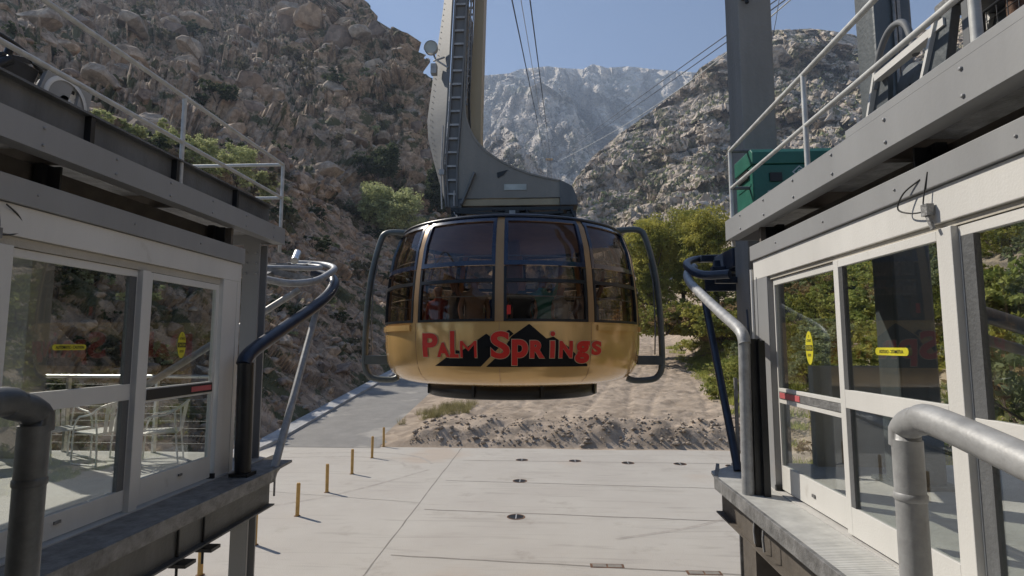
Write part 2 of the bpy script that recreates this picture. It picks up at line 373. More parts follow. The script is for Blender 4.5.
# road up the left side, with kerb
asph = mat('asphalt_road', (.26,.25,.235), .85, 0, .12, .9, .35, 45, col2=(.19,.183,.175), spots=((.34,.32,.29), .35, .58))
Yr = np.linspace(PADY-.2, 120, 130); cols = np.linspace(0,1,14)
Pr = np.zeros((len(Yr), len(cols), 3))
for i, y in enumerate(Yr):
    xl = -15.1; xr = -8.6 - max(0, y-70)*.0
    Pr[i,:,0] = xl+(xr-xl)*cols; Pr[i,:,1] = y; Pr[i,:,2] = GZ+.10*max(0,y-PADY)+.012
Pr[:, -1, 0] += (fbm(np.stack([Yr*.7, Yr*0, Yr*0], -1), 3, 4)-.5)*1.6
tag(gridmesh('road', Pr, asph), kind='structure')
kb = MB()
for a, b_ in zip(np.linspace(-30, 112, 72)[:-1], np.linspace(-30, 112, 72)[1:]):
    za = GZ+.1*max(0,a-PADY); zb = GZ+.1*max(0,b_-PADY); b_ -= .02
    kb.add([(-15.15,a,za-.1),(-14.95,a,za-.1),(-14.97,a,za+.16),(-15.15,a,za+.16),(-15.15,b_,zb-.1),(-14.95,b_,zb-.1),(-14.97,b_,zb+.16),(-15.15,b_,zb+.16)],
           [(0,1,2,3),(7,6,5,4),(0,4,5,1),(1,5,6,2),(2,6,7,3),(3,7,4,0)])
    # drainage strip behind the kerb
    kb.add([(-15.9,a,za+.22),(-15.15,a,za+.162),(-15.15,b_,zb+.162),(-15.9,b_,zb+.22)], [(0,1,2,3)])
tag(obj('kerb', kb, 'kerb'), kind='structure')

# concrete yard with joints
def padmat():
    m = mat('yard_concrete', (.455,.43,.39), .88, 0, .1, .35, .25, 35, col2=(.40,.37,.335), spots=((.42,.36,.305), .13, .58))
    t = m.node_tree; N = t.nodes; L = t.links; b = N['Principled BSDF']; src = b.inputs['Base Color'].links[0].from_socket
    tc = N.new('ShaderNodeTexCoord'); mp = N.new('ShaderNodeMapping'); mp.inputs['Scale'].default_value = (.25, 2.2, 1); mp.inputs['Rotation'].default_value = (0,0,R(18))
    L.new(tc.outputs['Object'], mp.inputs[0]); n = N.new('ShaderNodeTexNoise'); n.inputs['Scale'].default_value = 1.1; n.inputs['Detail'].default_value = 9; n.inputs['Distortion'].default_value = 1.6
    L.new(mp.outputs[0], n.inputs[0]); r = N.new('ShaderNodeValToRGB'); L.new(n.outputs[0], r.inputs[0])
    r.color_ramp.elements[0].position = .30; r.color_ramp.elements[0].color = (.66,.65,.64,1); r.color_ramp.elements[1].position = .45; r.color_ramp.elements[1].color = (1,1,1,1)
    mx = N.new('ShaderNodeMix'); mx.data_type = 'RGBA'; mx.blend_type = 'MULTIPLY'; mx.inputs[0].default_value = .42
    L.new(src, mx.inputs[6]); L.new(r.outputs[0], mx.inputs[7])
    n2 = N.new('ShaderNodeTexNoise'); n2.inputs['Scale'].default_value = .55; n2.inputs['Detail'].default_value = 12; n2.inputs['Roughness'].default_value = .7; L.new(tc.outputs['Object'], n2.inputs[0])
    r2 = N.new('ShaderNodeValToRGB'); L.new(n2.outputs[0], r2.inputs[0]); r2.color_ramp.elements[0].position = .58; r2.color_ramp.elements[0].color = (1,1,1,1); r2.color_ramp.elements[1].position = .74; r2.color_ramp.elements[1].color = (.70,.67,.64,1)
    m2 = N.new('ShaderNodeMix'); m2.data_type = 'RGBA'; m2.blend_type = 'MULTIPLY'; m2.inputs[0].default_value = .9
    L.new(mx.outputs[2], m2.inputs[6]); L.new(r2.outputs[0], m2.inputs[7]); L.new(m2.outputs[2], b.inputs['Base Color']); return m
mb = MB(); mb.add([(-15.0,-60,GZ),(40,-60,GZ),(40,PADY,GZ),(9.5,PADY+.3,GZ),(3,PADY-.1,GZ),(-3,PADY+.35,GZ),(-6.5,PADY+.1,GZ),(-8.6,PADY+.2,GZ),(-15.0,PADY+.2,GZ)], [tuple(range(9))])
pad = tag(obj('concrete_yard', mb, padmat()), kind='structure')
jm = mat('joint_sealant', (.24,.22,.195), .9)
def joint(pts, wd):
    mb = MB(); rnd = random.Random(len(pts)); P = [Vector((x, y, GZ+.005)) for x, y in pts]; Q = []
    for a, b_ in zip(P[:-1], P[1:]):
        n = max(2, int((b_-a).length/.6))
        for i in range(n): Q.append(a.lerp(b_, i/n) + Vector((rnd.uniform(-.018,.018), rnd.uniform(-.018,.018), 0)))
    Q.append(P[-1])
    for a, b_ in zip(Q[:-1], Q[1:]):
        t = (b_-a).normalized(); u = Vector((-t.y, t.x, 0))*wd/2*rnd.uniform(.7,1.2); mb.add([a-u, a+u, b_+u, b_-u], [(0,1,2,3)])
    obj('expansion_joint', mb, jm, pad)
joint([(-4.0,27.85),(11,27.7)], .05); joint([(-4.1,23.72),(11,22.75)], .05); joint([(-4.1,19.6),(10,18.55)], .06); joint([(-4.1,15.4),(9,14.25)], .06)
joint([(-4.5,31.1),(-4.35,10)], .035); joint([(-15,22.5),(-4.4,20.4)], .02)
for i, (x, y) in enumerate([(-1.14,28.06),(1.4,27.97),(3.85,27.65),(6.23,27.56),(8.5,27.25),(-1.05,23.81),(-.96,18.94),(1.52,14.99),(3.82,14.68)]):
    sq = i > 6
    t = thing('tie_down_socket' if not sq else 'floor_hatch',
              ['first round floor socket from the left in the far row', 'second round floor socket from the left in the far row', 'third round floor socket from the left in the far row',
               'fourth round floor socket from the left in the far row', 'floor socket at the right end of the far row beside the brace',
               'floor socket in the second row of the concrete yard', 'largest black floor socket split by a pale bar',
               'rusty rectangular floor hatch left of the other in the yard foreground', 'rusty rectangular floor hatch nearer the right platform'][i],
              'floor socket' if not sq else 'hatch', (x, y, GZ))
    if sq:
        mb = MB(); mb.box(x-.42,x+.42,y-.13,y+.13,GZ-.03,GZ+.006); obj('rim', mb, 'rust', t)
        mb = MB(); mb.box(x-.36,x-.02,y-.09,y+.09,GZ,GZ+.012); mb.box(x+.02,x+.36,y-.09,y+.09,GZ,GZ+.012); obj('lid', mb, jm, t)
    else:
        mb = MB(); mb.lathe([(.30,GZ+.004),(.29,GZ+.012),(.25,GZ+.012),(.25,GZ+.004)], 24, (x,y,0)); obj('rim', mb, 'rust', t)
        mb = MB(); mb.prism([(x+.25*math.sin(a), y+.25*math.cos(a)) for a in np.linspace(0,2*PI,24,endpoint=False)], 2, GZ-.04, GZ+.007); obj('socket_plate', mb, 'black', t)
        mb = MB(); mb.box(x-.02,x+.02,y-.24,y+.24,GZ+.008,GZ+.02); obj('bar', mb, 'galv', t)

tm = mat('tyre_rubber_stain', (.385,.355,.32), .9)
for arc in (((-13,29),(-9,29.6),(-6.4,28.6),(-5.2,26.8)), ((-13,28),(-9.5,28.4),(-7.2,27.6),(-6.2,26)), ((2,17),(5,18.6),(8,21.5)), ((-12,18),(-8,21),(-5,26))):
    P_ = [Vector((x, y, GZ+.003)) for x, y in arc]; Q = []
    for i in range(len(P_)-1):
        p0, p1, p2, p3 = P_[max(0,i-1)], P_[i], P_[i+1], P_[min(len(P_)-1,i+2)]
        for k in range(10): t = k/10; Q.append(.5*((2*p1)+(-p0+p2)*t+(2*p0-5*p1+4*p2-p3)*t*t+(-p0+3*p1-3*p2+p3)*t**3))
    mb = MB()
    for a, b_ in zip(Q[:-1], Q[1:]): t = (b_-a).normalized(); u = Vector((-t.y, t.x, 0))*.08; mb.add([a-u, a+u, b_+u, b_-u], [(0,1,2,3)])
    obj('tyre_mark', mb, tm, pad)
# yellow posts
pos = [(-8.3,13.85),(-8.05,15.95),(-8.03,18.64),(-8.2,21.6),(-8.29,24.66),(-8.48,28.13),(-8.78,31.2)]
lab = ['nearest yellow steel post, cut by the bottom edge of the photo', 'yellow steel post half hidden behind the left platform column', 'yellow steel post, first one standing clear right of the left column',
       'yellow steel post, second clear of the left column', 'yellow steel post, third clear of the left column', 'yellow steel post, last but one before the road', 'farthest yellow steel post, where the road meets the yard']
for i, (x, y) in enumerate(pos):
    t = thing('bollard', lab[i], 'bollard', (x, y, GZ), 'yellow posts in a row along the yard')
    mb = MB(); mb.tube([(x,y,GZ+.012),(x+.008*(i%3-1),y,GZ+1.0),(x+.008*(i%3-1),y,GZ+1.04)], [.062,.062,.05], 14); obj('post', mb, 'yellow', t)
    mb = MB(); mb.lathe([(.105,GZ+.004),(.10,GZ+.012),(.05,GZ+.012)], 16, (x,y,0)); obj('base_plate', mb, 'rust', t)

# ================================================================== HILLS AND MOUNTAINS
_F = np.array([-math.sin(PSI)*math.cos(TH), math.cos(PSI)*math.cos(TH), math.sin(TH)]); _R = np.array([math.cos(PSI), math.sin(PSI), 0]); _U = np.cross(_R, _F)
def true_dir(a, e):
    """measured bearing / height figures (taken off the level horizon) -> true X/Y and Z/Y slopes"""
    a = np.asarray(a, float); e = np.asarray(e, float); u = 33+570*a; v = 570*e-57
    d = _F*570 + _R*u[...,None] + _U*v[...,None]; return d[...,0]/d[...,1], d[...,2]/d[...,1]
def unwarp(P):
    a, e = true_dir(P[...,0]/P[...,1], (P[...,2]-CZ)/P[...,1]); return np.stack([a*P[...,1], P[...,1], CZ+e*P[...,1]], -1)
def interp(x, pts): p = np.array(pts, float); return np.interp(x, p[:,0], p[:,1])
def hill_left(px, t):
    """valley wall left of the tramway: px = bearing (as 570*X/Y+545), t = 0 foot .. 1 ridge"""
    a = (px-545)/570.; Yb = np.minimum(15.6/np.maximum(-a, .05), 64.)
    e0 = (g0(-16, Yb)-.3-CZ)/Yb
    ec = interp(px, [(-2200,1.0),(-700,.55),(0,.42),(200,.345),(270,.29),(290,.266),(320,.247),(345,.228),(385,.191),(410,.166),(440,.12),(500,.03),(560,-.02)])
    et = interp(px, [(-2200,1.9),(-1400,1.35),(-700,.98),(-300,.80),(0,.76),(200,.74),(290,.71),(325,.665),(340,.615),(361,.589),(371,.567),(385,.547),(392,.544),(406,.526),(409,.505),(415,.477),(420,.447),(426,.42),(436,.34),(450,.27),(475,.17),(500,.06),(560,0.)])
    lat = np.clip(-a, .2, 2)
    tc, tp = .42, .52
    Yc = np.clip(24/(np.maximum(-a, .02)-ec+.08), Yb+9, 125); Yp = Yc + 12; Yt = Yp + 75*np.clip(1.2-(lat-.3), .5, 1.2) + interp(px, [(-700,150),(-200,260),(200,330),(290,240),(350,55),(430,0)])
    Y = np.where(t < tc, Yb+(Yc-Yb)*(t/tc), np.where(t < tp, Yc+(Yp-Yc)*(t-tc)/(tp-tc), Yp+(Yt-Yp)*(t-tp)/(1-tp)))
    Y1 = np.minimum(Y, Yc); lc = np.maximum(1., -a*Yc-15.6); sl = (CZ+ec*Yc-g0(-16, Yc))/lc; e1 = (g0(-16, Y1)-.3+sl*np.maximum(0, -a*Y1-15.6)-CZ)/Y1
    s2 = np.clip((t-tp)/(1-tp), 0, 1); e2 = ec*.995+(et-ec)*(.55*s2+.45*s2**.6)
    e = np.where(t < tc, e1, np.where(t < tp, ec*(1-.05*np.sin(PI*(t-tc)/(tp-tc))), e2))
    return a*Y, Y, CZ + e*Y
pxs = np.concatenate([np.linspace(-2200,-320,150), np.linspace(-315,200,330), np.linspace(200.8,560,380)])
ts = np.linspace(0,1,560); PX, TT = np.meshgrid(pxs, ts)
X, Y, Z = hill_left(PX, TT); P = unwarp(np.stack([X, Y, Z], -1))
# back side of the ridge, so it is a body and not a sheet
back = np.stack([np.stack([P[-1,:,0]*(1+.10*k), P[-1,:,1]*(1+.10*k), P[-1,:,2]-(k**1.3)*6], -1) for k in range(1,8)], 0)
P = np.concatenate([P, back], 0); nr = gnormals(P); Q = P.reshape(-1,3); Nn = nr.reshape(-1,3)
Tf = np.concatenate([TT, np.ones((7, TT.shape[1]))], 0).ravel()
wq = np.stack([fbm(Q/9, 3, 50+k)-.5 for k in range(3)], -1)
amp = np.clip(Tf*14, 0, 1); up = np.clip((Tf-.40)/.2, 0, 1); sc_ = np.clip(Q[:,1]/90., .35, 2.2)
crag = (fbm(Q/26, 4, 60, True)-.55)*20*up + facet(Q/np.array([17,17,24.])+wq, 40, 1.6)*8.0*up + facet(Q/5.2+wq*1.3, 43, 1.7)*(1.0+2.0*up)*amp + facet(Q/1.9+wq*3, 46, 1.7)*.45*amp + facet(Q/.9+wq*5, 49, 1.7)*.13*amp
ridge_keep = np.where(Tf > .97, .55, 1.)
Q2 = Q + Nn * (crag*ridge_keep)[:,None]
hillmat = rockmat('brown_hillside_rock', (.54,.42,.32), (.34,.255,.185), (.17,.125,.09), .45, veg=(.10,.10,.055), vegscale=.22, vegth=.52, bump=1., bdist=.35)
hl = gridmesh('rocky_hillside', Q2.reshape(P.shape), hillmat); tag(hl, 'steep brown rocky hillside behind the left platform', kind='structure')
HL = Q2.reshape(P.shape)[:560]
def hill_hit(px, py):
    i = min(len(pxs)-1, int(np.searchsorted(pxs, px))); e = float(true_dir((px-545)/570., (345-py)/570.)[1]); col = HL[:, i]; el = (col[:,2]-CZ)/col[:,1]
    k = np.nonzero(el >= e)[0]; k = k[0] if len(k) else 550
    return Vector(col[min(k, 558)].tolist())
def hill_at(px, t):
    i = min(len(pxs)-1, int(np.searchsorted(pxs, px))); j = min(559, int(t*559)); return Vector(HL[j, i].tolist())

def polar_mountain(name, px0, px1, n, base, top, rb, rt, rows, amp, cell, m, seed, bulge=.5, label=None, macro=1., noses=None, lean=0.):
    pxs_ = np.linspace(px0, px1, n); t_ = np.linspace(0,1,rows); PX_, T_ = np.meshgrid(pxs_, t_); a = (PX_-545)/570.
    eb = interp(PX_, base); et = interp(PX_, top); PW = PX_ + ((fbm(np.stack([PX_.ravel()/55, T_.ravel()*2.4, PX_.ravel()*0], -1), 4, seed+400)-.5)*110 + T_.ravel()*lean).reshape(PX_.shape)
    RB = interp(PX_, rb); RT = interp(PX_, rt); nose = interp(PW, noses) if noses else 0.; RB = RB+nose; RT = RT+nose*.75
    Y_ = RB+(RT-RB)*T_; e = eb+(et-eb)*(bulge*T_+(1-bulge)*T_**.65)
    P_ = unwarp(np.stack([a*Y_, Y_, CZ+e*Y_], -1))
    q = P_.reshape(-1,3); st2 = np.array([1,.35,.28])
    w2 = np.stack([fbm(q/cell/2.2, 4, seed+170+i)-.5 for i in range(3)], -1)
    big = (fbm(q/cell/2.6*st2+w2*.7, 5, seed+140, True, .55)-.55)*macro*2.6 + facet(q/cell/1.5*st2+w2*1.1, seed+150, 1.8)*macro*.3
    P_ = P_ + ((P_-np.array([0,0,CZ]))/P_[...,1:2])*(big*cell*.55).reshape(P_.shape[:2])[...,None]
    bk = np.stack([np.stack([P_[-1,:,0]*(1+.06*k), P_[-1,:,1]*(1+.06*k), P_[-1,:,2]-(k**1.3)*amp*.8], -1) for k in range(1,7)], 0)
    P_ = np.concatenate([P_, bk], 0); nn = gnormals(P_).reshape(-1,3); q = P_.reshape(-1,3); tf = np.concatenate([T_, np.ones((6, n))], 0).ravel()
    wrp = np.stack([fbm(q/cell/1.3, 4, seed+70+i)-.5 for i in range(3)], -1)*1.3
    st = np.array([1,1,.5])
    gul = fbm(np.stack([q[:,0]/cell/1.4, q[:,1]/cell/1.4, q[:,2]/cell/5], -1)+wrp*.6, 5, seed+9, True)
    c = ((gul-.55)*1.6 + facet(q/cell*st+wrp*.8, seed+11, 1.7)*1.3 + facet(q/cell*2.7+wrp*2, seed+22, 1.8)*.6 + facet(q/cell*7+wrp*4, seed+33, 1.8)*.26)*amp
    keep = 1 - .8*np.clip((tf-.9)/.1, 0, 1); q2 = q + nn*(c*keep)[:,None]
    o = gridmesh(name, q2.reshape(P_.shape), m); tag(o, label, kind='structure'); return q2.reshape(P_.shape), pxs_
rm = rockmat('pale_granite_slope', (.64,.56,.47), (.46,.395,.33), (.26,.22,.18), .11, veg=(.15,.14,.085), vegscale=.08, vegth=.505, bump=.9, bdist=1.4)
RMT, RMP = polar_mountain('granite_mountain', 540, 1750, 900, [(540,.12),(600,.04),(700,.03),(1750,.05)],
    [(540,.22),(566,.262),(576,.293),(590,.325),(618,.368),(652,.411),(664,.43),(690,.462),(699,.485),(713,.50),(727,.515),(767,.551),(811,.555),(836,.549),(853,.544),(867,.532),(920,.55),(997,.593),(1100,.66),(1400,.9),(1750,1.2)],
    [(540,150),(700,120),(1100,90),(1750,60)], [(540,400),(600,460),(770,560),(870,520),(1100,420),(1750,240)], 420, 3.2, 26., rm, 100, macro=4.5, label='pale granite mountainside rising on the right')
fm = rockmat('far_granite_cliffs', (.62,.56,.48), (.47,.43,.38), (.30,.28,.25), .02, veg=(.22,.23,.18), vegscale=.012, vegth=.55, bump=.8, bdist=6.)
polar_mountain('far_mountain_cliffs', 370, 800, 560, [(370,.12),(560,.10),(800,.2)],
    [(370,.47),(405,.478),(424,.455),(450,.462),(480,.472),(510,.477),(520,.484),(548,.489),(562,.486),(583,.484),(593,.493),(607,.486),(628,.489),(652,.484),(673,.481),(720,.475),(800,.46)],
    [(370,900),(800,950)], [(370,2250),(545,2050),(800,2350)], 460, 8., 95., fm, 200, bulge=.35, macro=7., lean=30, noses=[(370,0),(430,260),(462,0),(492,240),(512,0),(545,230),(566,230),(584,0),(612,300),(632,0),(668,260),(700,0),(800,200)], label='far pale granite cliffs hazy in the distance')
midm = rockmat('mid_granite', (.62,.56,.48), (.47,.42,.37), (.29,.265,.23), .03, veg=(.16,.16,.11), vegscale=.02, vegth=.53, bump=.9, bdist=3.)
polar_mountain('cliff_buttress', 484, 660, 300, [(484,.05),(660,.1)],
    [(484,.36),(497,.40),(508,.43),(520,.455),(530,.452),(541,.462),(553,.448),(563,.452),(572,.43),(580,.40),(590,.375),(598,.345),(612,.33),(630,.345),(660,.40)],
    [(484,760),(660,760)], [(484,1500),(660,1600)], 260, 8., 60., midm, 320, bulge=.4, macro=4.5, lean=-25, noses=[(484,240),(508,20),(524,170),(548,0),(556,0),(578,150),(600,330),(625,120),(660,0)], label='pale cliff buttress standing in front of the far cliffs')
polar_mountain('middle_ridge', 440, 640, 300, [(440,.02),(640,.05)],
    [(440,.36),(462,.375),(480,.352),(492,.372),(503,.385),(513,.372),(522,.345),(533,.33),(543,.305),(551,.292),(560,.27),(572,.262),(590,.285),(610,.31),(640,.34)],
    [(440,380),(640,420)], [(440,850),(540,780),(640,950)], 240, 5.5, 40., midm, 300, bulge=.45, macro=4., lean=-20, noses=[(440,60),(470,120),(498,0),(508,0),(530,110),(560,200),(590,60),(640,0)], label='middle granite spur below the far cliffs')

# haze: a closed box round everything that stands, sky outside
hz = MB(); hz.box(-2600, 2600, -400, 3100, -61, 1330); hm = bpy.data.materials.new('valley_haze'); hm.use_nodes = True
hn = hm.node_tree; hn.nodes.remove(hn.nodes['Principled BSDF']); pv = hn.nodes.new('ShaderNodeVolumePrincipled')
pv.inputs['Color'].default_value = (.62,.76,1,1); pv.inputs['Density'].default_value = .00023; pv.inputs['Anisotropy'].default_value = .2
hn.links.new(pv.outputs[0], hn.nodes['Material Output'].inputs['Volume'])
tag(obj('haze', hz, hm), kind='stuff')

# ================================================================== VEGETATION
def leaves(clumps, n, size, seed, spread=.33, flat=.9):
    """clumps: (x,y,z,rx,ry,rz); returns MB of small folded leaf faces gathered in sprays"""
    g = np.random.default_rng(seed); c = np.array(clumps, float); vol = c[:,3]*c[:,4]*c[:,5]; p = vol**.7/np.sum(vol**.7)
    ns = max(8, n//26); k = g.choice(len(c), ns, p=p); d = g.normal(size=(ns,3)); d /= np.linalg.norm(d, axis=1)[:,None]
    rad = g.uniform(.45, 1.04, ns)**.6; cen = c[k,:3] + d*c[k,3:]*rad[:,None]
    j = g.integers(0, ns, n); sp = spread*np.mean(c[k[j],3:], axis=1)*g.uniform(.5,1.1,n)
    pos = cen[j] + g.normal(size=(n,3))*sp[:,None]*np.array([1,1,.75])*.55
    u = g.normal(size=(n,3)); u /= np.linalg.norm(u,axis=1)[:,None]; q = g.normal(size=(n,3)); q -= u*(q*u).sum(1)[:,None]; q /= np.linalg.norm(q,axis=1)[:,None]
    s = size*g.uniform(.6,1.4,n)[:,None]; V = np.stack([pos-u*s, pos+q*s*.5, pos+u*s, pos-q*s*.5], 1).reshape(-1,3)
    return V, np.arange(4*n).reshape(-1,4)
def leafobj(name, V, Fq, m, parent=None):
    me = bpy.data.meshes.new(name); off = np.zeros(3)
    if parent is not None: off = np.array(parent.location)
    me.vertices.add(len(V)); me.vertices.foreach_set('co', (V-off).astype('f').ravel())
    me.loops.add(Fq.size); me.loops.foreach_set('vertex_index', Fq.astype('i').ravel())
    me.polygons.add(len(Fq)); me.polygons.foreach_set('loop_start', np.arange(0, Fq.size, 4, dtype='i')); me.update(calc_edges=True)
    me.materials.append(m); o = bpy.data.objects.new(name, me); COL.objects.link(o)
    if parent is not None: o.parent = parent
    return o
def limbs(mb, base, tops, r, seed):
    g = random.Random(seed); b = Vector(base)
    for tp in tops:
        tp = Vector(tp); m1 = b.lerp(tp, .4)+Vector((g.uniform(-.3,.3), g.uniform(-.3,.3), .2)); mb.tube([b, m1, tp], [r, r*.6, r*.15], 7)
def tree(name, label, base, clumps, n, size, m, seed, r=.12, group=None, cat='tree'):
    t = thing(name, label, cat, base, group)
    V, F_ = leaves(clumps, n, size, seed); leafobj('crown', V, F_, m, t)
    mb = MB(); fork = Vector(base)+Vector((0,0,.25*max(.5, clumps[0][2]-base[2])))
    mb.tube([Vector(base)-Vector((0,0,.4)), fork], [r*1.3, r], 9); limbs(mb, fork, [c[:3] for c in clumps[:9]], r*.7, seed); obj('trunk', mb, 'bark', t)
    return t
def cloudclumps(c, rx, ry, rz, n, seed, cr=.42):
    g = random.Random(seed); o = []
    for i in range(n):
        while True:
            a = [g.uniform(-1,1) for _ in range(3)]
            if sum(x*x for x in a) < 1 and a[2] > -.75: break
        k = cr*g.uniform(.6,1.15); o.append((c[0]+a[0]*rx*.78, c[1]+a[1]*ry*.78, c[2]+a[2]*rz*.78, rx*k, ry*k, rz*k))
    return o
LF = dict(olive=leafmat('olive_leaves', (.19,.22,.10), (.42,.45,.25)), dark=leafmat('dark_green_leaves', (.035,.05,.025), (.09,.115,.055)),
          light=leafmat('pale_green_leaves', (.30,.34,.15), (.56,.58,.30)), yel=leafmat('yellow_green_leaves', (.19,.21,.05), (.50,.46,.11), .35),
          brown=leafmat('red_brown_leaves', (.25,.17,.09), (.44,.33,.17)), scrub=leafmat('dry_scrub_leaves', (.13,.12,.07), (.26,.235,.15)),
          fresh=leafmat('fresh_green_leaves', (.26,.31,.08), (.54,.54,.17)), grass=leafmat('dry_grass_blades', (.22,.20,.10), (.36,.33,.17)))
def at(px, py, Y_):
    a, e = true_dir((px-545)/570., (345-py)/570.); return Vector((float(a)*Y_, Y_, CZ+float(e)*Y_))

# trees rooted on the left hillside: (kind, px, base py, half width px, height px)
def hilltree(name, label, px, pyb, hw, hh, nl, seed, m, ncl=12, r=.2, group=None, cat='tree', lsz=.17):
    b = hill_hit(px, pyb); k = b.y/570.; rx = hw*k; rz_ = hh*k/2
    c = b+Vector((0, -rx*.15, rz_*1.05)); return tree(name, label, b, cloudclumps(c, rx, rx*.85, rz_, ncl, seed), nl, lsz*b.y/80., m, seed, r, group, cat)
hilltree('oak_tree', 'large round grey green tree on the slope above the cabin\'s left guard rail', 387, 236, 38, 54, 20000, 1, LF['light'], 20, .3)
hilltree('small_tree', 'small bright green tree peeping over the cabin roof, left side', 442, 226, 14, 24, 3500, 2, LF['light'], 6, .12)
hilltree('dark_tree', 'dark green tree in the gully above the round grey green tree', 366, 192, 27, 44, 10000, 3, LF['dark'], 14)
hilltree('dark_tree', 'dark green tree between the round tree and the hanger', 424, 222, 18, 62, 7000, 4, LF['dark'], 10)
hilltree('dark_tree', 'dark green tree alone high on the left slope', 212, 112, 24, 30, 5000, 5, LF['dark'], 9)
lb = [(100,142,19,34),(128,152,17,32),(165,158,16,40),(205,182,22,56),(236,196,22,54),(262,204,16,40)]
ll = ['pale green bush behind the left catwalk, nearest the spoked wheel', 'pale green bush second from the wheel behind the left catwalk', 'pale green bush behind the middle rail post of the left catwalk',
      'pale green bush just right of the middle rail post', 'pale green bush behind the short end rail of the left catwalk', 'pale green bush behind the left catwalk\'s corner post']
for i, (px, pyb, hw, hh) in enumerate(lb): hilltree('pale_bush', ll[i], px, pyb, hw, hh, 7000, 20+i, LF['light'], 10, .07, 'pale bushes behind the left catwalk', 'bush', .15)
# yellow-green tree on the right
tr = [(626,286,66,3.4,4.0),(652,268,62,4.2,5.8),(684,254,64,5.6,6.6),(718,260,58,4.6,6.2)]
tl_ = ['short yellow green tree half hidden by the cabin\'s right flank', 'yellow green tree right behind the cabin\'s right guard', 'tallest yellow green tree, standing in the middle', 'yellow green tree half hidden by the right pillar']
for i, (px, py, yy, rx, rz) in enumerate(tr):
    c = at(px, py, yy); bz = at(px, 316, yy); tree('cottonwood_tree', tl_[i], bz, cloudclumps(c, rx, rx*.9, rz, 34, 30+i, .30), 34000, .115, LF['yel'], 30+i, .22, 'yellow green trees beyond the yard')

def rz_at(x, y):
    j = np.searchsorted(xs, x); i = np.searchsorted(ys, y); i = min(i, len(ys)-1); j = min(j, len(xs)-1); return float(P3[i, j, 2])
# shrubs in the right-hand brush: prototypes copied as individuals
def shrubproto(name, m, n, size, seed, label, cat='shrub'):
    t = thing(name, label, cat, (0,0,0)); V, F_ = leaves(cloudclumps((0,0,.55), 1, 1, .6, 9, seed, .45), n, size, seed); leafobj('foliage', V, F_, m, t)
    mb = MB(); limbs(mb, (0,0,-.1), [(.5,.2,.7),(-.4,.4,.6),(-.1,-.5,.7),(.2,.5,.8)], .035, seed); obj('stem', mb, 'bark', t); return t
g = random.Random(5)
protos = [shrubproto('brush_shrub', LF['yel'], 2600, .055, 51, 'x'), shrubproto('brush_shrub', LF['fresh'], 2600, .05, 52, 'x'), shrubproto('brush_shrub', LF['brown'], 2400, .05, 53, 'x'), shrubproto('brush_shrub', LF['olive'], 2400, .05, 54, 'x')]
labs = ['yellow green leafy shrub on the brushy right slope', 'fresh green low shrub on the right slope', 'reddish brown drying shrub on the right slope', 'dull olive shrub on the right slope']
used = set(); cnt = 0
def splace(x, y):
    q = x/max(y, 1); return ('beside the thin white pipe' if .44 < q < .5 and y < 30 else 'behind the far right door' if q > .40 and q < .5 else 'behind the middle right door' if .5 <= q < .66 else 'behind the nearest right glass panel' if q >= .66 else 'by the pillar foot' if q > .33 else 'left of the right pillar')+(', near' if y < 20 else ', in the middle distance' if y < 40 else ', far up the bank')
def put(k, x, y, s, dz=0., grp='shrubs covering the right slope', lb_=None, pr=None):
    p = (pr or protos)[k]; key = p.name; l = lb_ or labs[k]; sc = (s*g.uniform(.85,1.2), s*g.uniform(.85,1.2), s*g.uniform(.75,1.15)); loc = Vector((x, y, dz))
    if key in used: o = dup(p, loc, g.uniform(0,6), sc, l)
    else:
        used.add(key); o = p; o.location = loc; o.rotation_euler = (0,0,g.uniform(0,6)); o.scale = sc; o['label'] = l
    o['group'] = grp; return o
while cnt < 284:
    y = g.uniform(9, 66) if g.random() < .5 else g.uniform(34, 72); x = g.uniform(9.2, 14+y*.62)
    b = 11.4+.11*max(0,y-33)
    if x < b + g.uniform(0,1.2) : continue
    u = g.random(); k = 0 if u < .46 else 1 if u < .74 else 2 if u < .85 else 3
    s = g.uniform(1.0,2.1) * (1.25 if x > b+3 else .8); put(k, x, y, s, rz_at(x, y)-.05, 'shrubs covering the right slope', '%s %s shrub %s' % ('large' if s > 1.7 else 'mid sized' if s > 1.2 else 'small', ['yellow green','fresh green','reddish brown','dull olive'][k], splace(x, y))); cnt += 1
# band of taller shrubs under the yellow trees
for i in range(16):
    px = 650+i*5.4; yy = g.uniform(56,62)-max(0,px-690)*.2; p_ = at(px, 320, yy); put(2 if i % 3 == 0 else 0, p_.x, p_.y, g.uniform(2.4,3.4), p_.z-1.2, 'shrubs at the foot of the yellow green trees', '%s shrub below the yellow trees, %s' % ('reddish brown' if i % 3 == 0 else 'yellow green', ['nearest the cabin guard','second clump right of the cabin guard','left of the middle trunk','at the middle trunk','just left of the curled guide rail','behind the curled guide rail','beside the pillar','partly behind the pillar'][i//2]))
